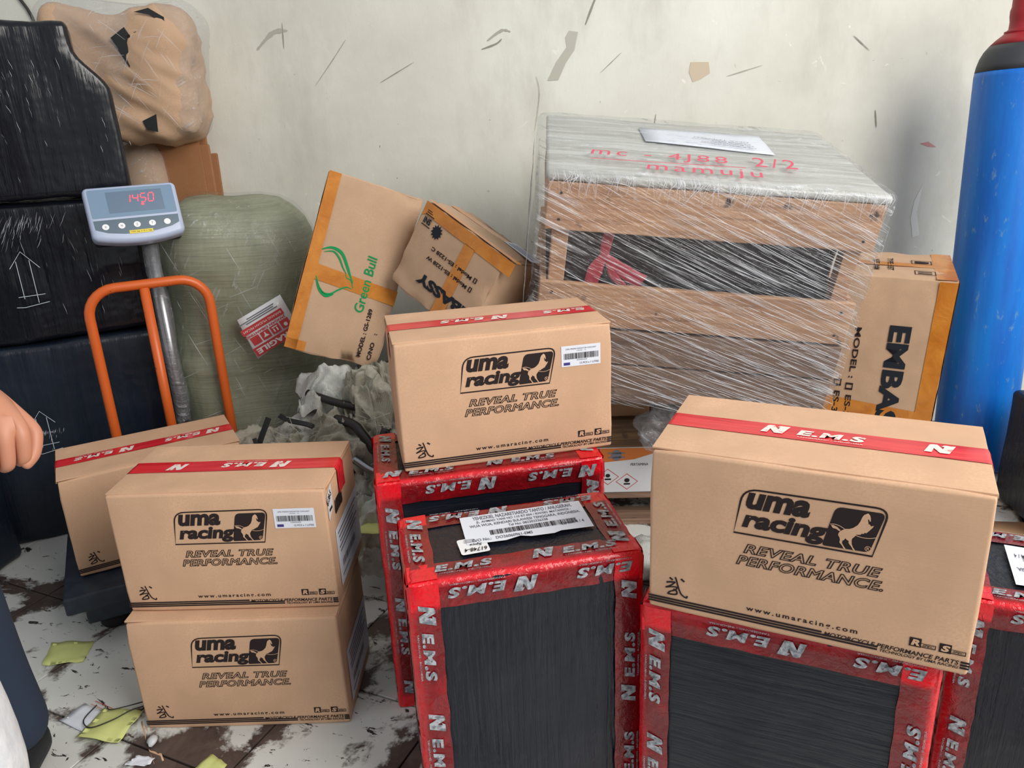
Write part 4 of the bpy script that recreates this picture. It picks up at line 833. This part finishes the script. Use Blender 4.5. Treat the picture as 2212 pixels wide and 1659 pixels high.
for x, s_ in ((3.7, '*'), (7.6, 'N'), (11.4, 'Z'), (15.2, 'T'), (19.0, '')):
    bt = decal('button', poly2d([(x+.85*math.cos(a*.3142), 3.15+.8*math.sin(a*.3142)) for a in range(20)]), hfr, 'gloss_white', hb, .0012)
    if s_: decal('button_letter', fit(text2d(s_), x-.22, 2.85, x+.22, 3.45), hfr, 'print_grey', hb, .0016)
decal('capacity_sticker', rect2d((9.1, .75, 15.0, 1.65)), hfr, 'yellow_tag', hb, .0016); decal('capacity_text', fit(text2d('150 kg x 0.1 kg'), 9.5, 1.0, 14.6, 1.4), hfr, 'print', hb, .0019)
seg = {'A': ((.12, 1), (.88, 1)), 'B': ((1, .9), (1, .55)), 'C': ((1, .45), (1, .1)), 'D': ((.12, 0), (.88, 0)), 'E': ((0, .1), (0, .45)), 'F': ((0, .55), (0, .9)), 'G': ((.12, .5), (.88, .5))}
dig = {'1': 'BC', '4': 'FGBC', '5': 'AFGCD', '0': 'ABCDEF'}; L_ = []
for i, ch in enumerate('1450'):
    for g_ in dig[ch]:
        (a, b), (c, d) = seg[g_]; T_ = lambda x, y: (9.6+i*1.95+x*1.3+y*.4, 9.1+y*2.3); L_.append(stroke2d([T_(a, b), T_(c, d)], .24, 1))
decal('display_digits', join2d(*L_, poly2d([(13.9+.36*math.cos(a*.524), 8.5+.32*math.sin(a*.524)) for a in range(12)])), hfr, 'led', hb, .0016)

# ------------------------------------------------------------------ heap of old sacks and bent tubes
def rag(loc, r3, seed, mat, label, rot=(0, 0, 0), amp=.42, n=5):
    o = link('old_sack', blob(*r3, seed, amp, 3.2, n, 1.0), mat); o.location = loc; o.rotation_euler = rot; return tag(o, label, 'sack', 'old sacks in the heap')
lump = link('black_bag', blob(.26, .17, .27, 3, .18, 3, 4, .6, -.2), 'bag_black'); lump.location = (-.30, 2.33, .20); tag(lump, 'black plastic bag under the two leaning cartons at the back', 'bag')
lump = link('black_bag', blob(.15, .12, .16, 6, .18, 3, 4, .6), 'bag_black'); lump.location = (-.16, 2.17, .50); tag(lump, 'black plastic bag wedged between the two leaning cartons', 'bag')
rag((-.575, 2.035, .33), (.088, .075, .072), 11, 'rag', 'rolled pale sack tied with a black strap in the middle of the heap', (.2, -.3, .3), .16)
def crumple(loc, w_, d_, seed, mat, label, rot=(0, 0, 0), fold=.05, droop=.10, n=44):
    off = Vector((seed*2.3, seed*1.1, seed*.7)); V = []; F = []; an = seed*1.9; ca, sa_ = math.cos(an), math.sin(an)
    for j in range(n+1):
        for i in range(n+1):
            u, v = i/n-.5, j/n-.5; p = Vector((u*2, v*2, 0)); wv = noise.noise(p*1.2+off)*.8
            a1 = u*ca+v*sa_+wv*.35; b1 = -u*sa_+v*ca
            z = fold*((1-2*abs(noise.noise(Vector((a1*5.2, b1*1.3, seed))))) + .55*(1-2*abs(noise.noise(Vector((a1*2.5+7, b1*6.5, seed*2)))))+.22*(1-2*abs(noise.noise(Vector((a1*13, b1*8, seed*3))))))
            edge = max(abs(u), abs(v))*2; z -= droop*edge*edge*(1+.8*noise.noise(p*1.7+off*2))
            k_ = 1+.22*noise.noise(Vector((math.atan2(v, u)*1.5, seed, 0)))-.16*edge
            V.append((u*w_*k_+.3*fold*noise.noise(p*3+off), v*d_*k_+.3*fold*noise.noise(p*3-off), z))
    for j in range(n):
        for i in range(n): F.append((j*(n+1)+i, j*(n+1)+i+1, (j+1)*(n+1)+i+1, (j+1)*(n+1)+i))
    o = link('old_sack', mesh('old_sack', V, F), mat, None, True); o.location = loc; o.rotation_euler = rot
    return tag(o, label, 'sack', 'old sacks in the heap')
crumple((-.495, 2.06, .465), .22, .17, 14, 'rag_white', 'whitish folded sack at the top of the heap under the tilted carton', (.35, .15, .2), .045, .10)
crumple((-.385, 2.00, .475), .19, .18, 17, 'rag_dirty', 'frayed grey sack at the heap top right, below the tilted carton', (.45, -.15, .3), .05, .12)
crumple((-.45, 1.935, .36), .26, .20, 19, 'rag_dirty', 'dirty grey sack across the front of the heap', (.55, .1, 0), .055, .12)
crumple((-.62, 1.96, .315), .24, .18, 43, 'rag_dirty', 'stained grey sack spread over the left half of the heap', (.6, -.25, .1), .05, .12)
rag((-.62, 1.99, .24), (.14, .09, .07), 23, 'rag_dirty', 'dark stained sack low in the heap behind the left carton stack', (0, -.15, .2))
crumple((-.385, 1.885, .27), .12, .17, 26, 'rag', 'pale sack flap hanging upright at the heap front', (.95, .1, .1), .035, .06)
crumple((-.36, 1.80, .19), .18, .26, 29, 'rag_white', 'white crumpled sack spilling to the floor by the tall parcel', (.45, 0, .2), .045, .12)
rag((-.71, 2.07, .27), (.09, .08, .075), 31, 'rag_dirty', 'grey sack at the left end of the heap beside the orange rail', (0, .3, 0))
rag((-.33, 2.07, .33), (.07, .08, .10), 37, 'rag_dirty', 'ragged grey sack at the heap right, beside the middle carton', (.2, 0, .3))
rag((-.47, 2.0, .12), (.20, .13, .12), 41, 'rag_dirty', 'broad dirty sack forming the base of the heap', (0, 0, 0))
def tube(pts, r, label, mat='steel_dark'):
    o = MB().tube(smoothpath([(x, y-.10, z+.012) for x, y, z in pts], 6), r, 10).build('bent_tube', mat, None, True); tag(o, label, 'tube', 'bent steel tubes in the heap')
tube([(-.80, 2.02, .345), (-.785, 2.01, .30), (-.75, 2.0, .268), (-.70, 2.02, .275)], .009, 'thin bent steel tube sticking out at the left end of the heap, lower one', 'steel')
tube([(-.765, 2.03, .37), (-.75, 2.01, .33), (-.72, 2.0, .30)], .008, 'short steel tube end beside the lower left tube of the heap', 'steel')
tube([(-.47, 2.03, .41), (-.42, 2.0, .405), (-.395, 1.98, .385), (-.365, 1.965, .345), (-.34, 1.955, .33)], .013, 'thick dark hooked tube at the heap top right')
tube([(-.33, 1.97, .40), (-.345, 1.955, .35), (-.33, 1.95, .30), (-.30, 1.95, .27), (-.27, 1.96, .25)], .012, 'dark bent tube beside the middle carton, upper loop')
tube([(-.32, 1.99, .38), (-.325, 1.965, .33), (-.30, 1.955, .295), (-.26, 1.96, .28)], .010, 'dark bent tube beside the middle carton, inner loop')
tube([(-.42, 1.96, .325), (-.38, 1.945, .30), (-.355, 1.94, .29)], .011, 'short bright steel tube end in the heap centre', 'steel')
tube([(-.56, 2.12, .455), (-.48, 2.08, .44), (-.42, 2.06, .43)], .011, 'straight dark tube lying across the heap top')
def strap(pts, wd, label):
    mb = MB(); ribbon(pts, [wd, wd, wd], mb, Vector((.1, -.8, .55)).normalized()); tag(mb.build('black_strap', 'strap_black', None, True), label, 'strap', 'black straps in the heap')
strap([(-.635, 1.985, .42), (-.60, 1.955, .415), (-.545, 1.95, .40), (-.505, 1.965, .36), (-.495, 1.975, .30)], .014, 'black strap looped over the rolled pale sack')
strap([(-.66, 1.97, .42), (-.69, 1.945, .35), (-.715, 1.93, .27), (-.72, 1.92, .20)], .016, 'black strap hanging at the left side of the rolled sack')
strap([(-.70, 1.95, .37), (-.68, 1.93, .30), (-.66, 1.92, .22)], .012, 'second black strap hanging beside the left one')
fs_ = MB(); rr = random.Random(5)
for i in range(80):
    c = Vector((rr.choice((-.38, -.34, -.47, -.42, -.60))+rr.gauss(0, .035), 1.925+rr.random()*.06, rr.choice((.39, .30, .24, .36))+rr.gauss(0, .03))); d = Vector((rr.gauss(0, 1), rr.gauss(0, .4), rr.gauss(0, 1))).normalized()*.035
    fs_.tube([c-d, c+Vector((rr.gauss(0, .008), -.01, rr.gauss(0, .008))), c+d], .0007, 4, False)
tag(fs_.build('frayed_fibres', 'rag', None), 'frayed pale fibres of the torn sacks in the heap', 'fibres', kind='stuff')

# ------------------------------------------------------------------ litter on the floor
def paper(name, pts, mat, label, cat, z=.0006, wob=.006, seed=0, group=None):
    o = sheet(name, [(x, y, z) for x, y in pts], mat, None, .0004, wob, 6, seed); return tag(o, label, cat, group)
G = 'yellow paper slips'
paper('paper_slip', [(-1.121, 1.517), (-1.03, 1.524), (-1.041, 1.602), (-1.146, 1.603)], 'paper_yellow', 'yellow paper slip lying in front of the weighing scale', 'paper', seed=1, group=G)
paper('paper_slip', [(-.92, 1.278), (-.824, 1.259), (-.812, 1.345), (-.902, 1.362)], 'paper_yellow', 'yellow paper slip on the floor left of the lower stacked carton', 'paper', .0055, .008, 2, G)
paper('paper_slip', [(-.66, 1.16), (-.60, 1.14), (-.585, 1.195), (-.627, 1.224)], 'paper_yellow', 'yellow paper slip at the bottom picture edge below the left stack', 'paper', seed=3, group=G)
paper('paper_slip', [(-.42, 1.72), (-.33, 1.70), (-.31, 1.79), (-.40, 1.82)], 'paper_yellow', 'yellow paper slip lying on the white sack beside the tall parcel', 'paper', .20, .008, 4, G)
wp = paper('white_form', [(-.985, 1.335), (-.91, 1.295), (-.885, 1.345), (-.955, 1.385)], 'white_paper', 'white form with red ruling partly under the yellow slip', 'paper', .0006, .003, 5)
decal('red_ruling', rect2d((2, 7.0, 8.6, 7.15), (2, 6.0, 8.6, 6.1), (8.4, 1, 8.6, 7)), (Vector((-.985, 1.335, .0042)), Vector((.882, -.47, 0)), Vector((.47, .882, 0))), 'print_red', wp, .0006)
MBs = sheet('cardboard_strip', [(-.815, 1.325, .001), (-.79, 1.325, .001), (-.716, 1.215, .001), (-.732, 1.207, .001)], 'kraft', None, .0012, .004, 6, 3); tag(MBs, 'narrow brown cardboard strip beside the yellow slip', 'cardboard')
paper('paper_scrap', [(-.79, 1.205), (-.74, 1.200), (-.735, 1.220), (-.775, 1.226)], 'white_paper', 'small white paper scrap near the bottom picture edge', 'paper', seed=6)
co = link('concrete_chip', blob(.010, .014, .007, 51, .3, 3, 2, .8, -.006), 'tin_white'); co.location = (-.757, 1.262, .0065); tag(co, 'small pale chip lying beside the cardboard strip', 'chip')
tw = MB().tube(smoothpath([(-.925, 1.375, .004), (-.93, 1.33, .006), (-.90, 1.30, .012), (-.86, 1.315, .016), (-.83, 1.34, .018), (-.80, 1.36, .012)], 6), .0013, 6)
tw.tube(smoothpath([(-.90, 1.37, .004), (-.88, 1.345, .016), (-.85, 1.35, .018), (-.82, 1.37, .012)], 6), .0012, 6); tag(tw.build('wire_twist', 'cable', None, True), 'thin brown twisted twine lying across the yellow slip', 'twine')
sc_ = sheet('cardboard_sheet', [(1.18, 1.76, .001), (1.45, 1.70, .001), (1.52, 1.93, .001), (1.24, 1.98, .001)], 'kraft_dark', None, .003, .002, 4, 2); tag(sc_, 'flat brown cardboard sheet on the floor before the gas cylinder', 'cardboard')
bp = empty('black_parcel', (1.565, 1.80, .0), (0, 0, R(-6)), 'black film parcel at the right edge in front of the gas cylinder', 'parcel'); v, f = rbox(.30, .30, .34, .015, 8, 8, 10, lambda p, n: .004*nz_(p, 9)); link('film_wrapping', mesh('film_wrapping', [Vector(p)+Vector((0, 0, .007)) for p in v], f), 'film_black_v', bp, True)

# ------------------------------------------------------------------ marks on the wall
def wp_(px, pz): return (px, pz)
k_ = WY/2.5
for nm, pts, mt in [('tape_remnant', [(.245, 1.415), (.275, 1.41), (.262, 1.355), (.232, 1.315), (.205, 1.262), (.168, 1.262), (.200, 1.320), (.236, 1.365), (.232, 1.395)], 'tape_grey'), ('plaster_patch', [(.655, 1.300), (.716, 1.298), (.722, 1.262), (.690, 1.244), (.664, 1.236), (.650, 1.268)], 'scuff_beige'),
                    ('pink_mark', [(1.47, 1.00), (1.50, 1.005), (1.53, .985), (1.50, .988)], 'scuff_pink'), ('paint_chip', [(1.475, .80), (1.50, .86), (1.49, .76), (1.51, .68), (1.485, .67), (1.47, .74)], 'chip_white'), ('paper_remnant', [(.34, 1.545), (.46, 1.56), (.46, 1.60), (.34, 1.60)], 'white_paper')]:
    wallmark(nm, pts, mt)
for i, (pts, wd) in enumerate([([(-.80, 1.40), (-.74, 1.45), (-.69, 1.455)], .014), ([(-.71, 1.40), (-.705, 1.48)], .003), ([(-.62, 1.28), (-.55, 1.36), (-.50, 1.42)], .002), ([(-.03, 1.395), (.02, 1.425), (.05, 1.42)], .008), ([(-.05, 1.37), (.0, 1.385), (.02, 1.40)], .006), ([(.30, 1.43), (.33, 1.50), (.36, 1.56)], .006), ([(-.60, .88), (-.605, .81)], .012), ([(.53, 1.06), (.54, 1.14)], .003), ([(-.40, 1.28), (-.28, 1.34)], .0025), ([(.78, 1.25), (.90, 1.28)], .003), ([(1.2, 1.36), (1.26, 1.31)], .003), ([(1.3, 1.12), (1.31, 1.06)], .004), ([(.12, 1.10), (.14, 1.22), (.13, 1.28)], .002), ([(.35, 1.28), (.42, 1.34)], .002)]):
    wallmark('scuff_mark', pts, 'scuff_dark' if i % 3 else 'scuff', 1, wd, .0011+.0002*i)
cbl = MB().tube(smoothpath([(-1.56, WY-.006, 1.75), (-1.50, WY-.006, 1.60), (-1.46, WY-.006, 1.52), (-1.44, WY-.006, 1.40)], 4), .005, 8).build('wall_cable', 'cable', None, True); tag(cbl, 'thin dark cable running down the wall behind the black stack', 'cable')

# ------------------------------------------------------------------ person at the left edge
def skin_mesh(name, verts, edges, radii, mat, parent, sub=2, root=0):
    me = bpy.data.meshes.new(name); me.from_pydata(verts, edges, []); o = bpy.data.objects.new(name, me); col.objects.link(o)
    sk = o.modifiers.new('skin', 'SKIN'); sk.use_smooth_shade = True
    for i, r in enumerate(radii): me.skin_vertices[0].data[i].radius = r if isinstance(r, tuple) else (r, r)
    me.skin_vertices[0].data[root].use_root = True
    sb_ = o.modifiers.new('sub', 'SUBSURF'); sb_.levels = sub; sb_.render_levels = sub
    bpy.context.view_layer.update(); dg = bpy.context.evaluated_depsgraph_get(); m2 = bpy.data.meshes.new_from_object(o.evaluated_get(dg))
    bpy.data.objects.remove(o); bpy.data.meshes.remove(me)
    m2.materials.clear(); m2.name = name
    return link(name, m2, mat, parent, True)
pp = empty('person', (0, 0, 0), (0, 0, 0), 'person in navy trousers at the left edge, arm hanging with a closed hand', 'person')
hip = Vector((-1.12, 1.27, .90))
# body: head, neck, trunk core, arms and the visible hand as one surface
V = []; E = []; Rr = []
def av(p, r, par=None):
    V.append(tuple(p)); Rr.append(r); i = len(V)-1
    if par is not None: E.append((par, i))
    return i
HX = .012
b0 = av((-1.12, 1.27, .95), .10); b1 = av((-1.12, 1.27, 1.15), .11, b0); b2 = av((-1.12, 1.27, 1.36), .10, b1); nk = av((-1.115, 1.265, 1.47), .052, b2); h0 = av((-1.10, 1.255, 1.56), (.075, .085), nk); h1 = av((-1.095, 1.25, 1.64), (.078, .092), h0); h2 = av((-1.10, 1.25, 1.71), (.05, .06), h1)
ns = av((-1.01, 1.235, 1.60), .014, h0)
s1 = av((-1.10, 1.13, 1.385), .055, b2); e1 = av((-1.02, 1.13, 1.10), .042, s1); w0 = av((-.90, 1.135, .89), .034, e1); w1 = av((-.838, 1.118, .828), (.031, .036), w0)
pm = av((-.785, 1.090, .788), (.036, .048), w1)
for i, (kx, ky, kz) in enumerate([(-.741, 1.082, .756), (-.756, 1.066, .758), (-.775, 1.054, .756), (-.794, 1.048, .750)]):
    Ls_ = (.040, .044, .042, .034)[i]; kx += HX; kz += .006
    k0 = av((kx-.012, ky+.010, kz+.008), .0145, pm); k1 = av((kx, ky, kz-.010), .0125, k0); k2 = av((kx-.004, ky-.004, kz-.010-Ls_), .0108, k1); k3 = av((kx-.022, ky+.010, kz-.020-Ls_), .0092, k2); av((kx-.030, ky+.020, kz-.006-Ls_), .0080, k3)
t0 = av((-.764, 1.122, .775), .015, pm); t1 = av((-.728, 1.112, .742), .0125, t0); t2 = av((-.728, 1.094, .712), .0108, t1); av((-.738, 1.076, .698), .0085, t2)
s2 = av((-1.15, 1.41, 1.385), .055, b2); e2 = av((-1.18, 1.47, 1.10), .042, s2); w2 = av((-1.14, 1.45, .86), .030, e2); av((-1.12, 1.44, .78), (.022, .04), w2)
skin_mesh('body', V, E, Rr, 'skin', pp, 2)
V2 = [(-1.12, 1.27, .93), (-1.06, 1.215, .86), (-1.02, 1.205, .50), (-1.00, 1.21, .24), (-.985, 1.20, .05), (-1.18, 1.33, .86), (-1.27, 1.34, .50), (-1.30, 1.34, .05), (-1.12, 1.27, 1.0)]
skin_mesh('trousers', V2, [(0, 1), (1, 2), (2, 3), (3, 4), (0, 5), (5, 6), (6, 7), (0, 8)], [(.13, .12), (.095, .095), (.082, .085), (.070, .072), (.082, .085), (.095, .095), (.08, .08), (.07, .07), .13], 'cloth_navy', pp, 2)
V3 = [(-1.12, 1.27, .92), (-1.12, 1.27, 1.15), (-1.12, 1.27, 1.38), (-1.115, 1.265, 1.44), (-1.10, 1.13, 1.385), (-1.045, 1.13, 1.18), (-1.15, 1.41, 1.385), (-1.175, 1.46, 1.18)]
skin_mesh('shirt', V3, [(0, 1), (1, 2), (2, 3), (2, 4), (4, 5), (2, 6), (6, 7)], [(.14, .16), (.14, .15), (.11, .13), .062, .075, .065, .075, .065], 'cloth_shirt', pp, 2)
for (fx, fy) in ((-.985, 1.17), (-1.30, 1.31)):
    v, f = rbox(.095, .26, .075, .03, 4, 8, 3); mx = Matrix.Translation((fx, fy, 0)) @ Matrix.Rotation(R(188), 4, 'Z'); link('shoe', mesh('shoe', [mx @ (Vector((p[0], p[1]-.10, p[2]*(1-.45*max(0, (p[1]-.1)/.16))))) for p in v], f), 'shoe', pp, True)
hb_ = blob(.092, .100, .075, 61, .05, 3, 3, .3); ho = link('hair', hb_, 'hair', pp); ho.location = (-1.112, 1.258, 1.685)
# white sack in front of the person's leg
ws = link('white_sack', blob(.125, .13, .31, 71, .10, 2.4, 4, .6, -.275), 'white_sack'); ws.location = (-.915, .93, .276); tag(ws, 'white plastic sack at the lower left corner before the trouser leg', 'sack')
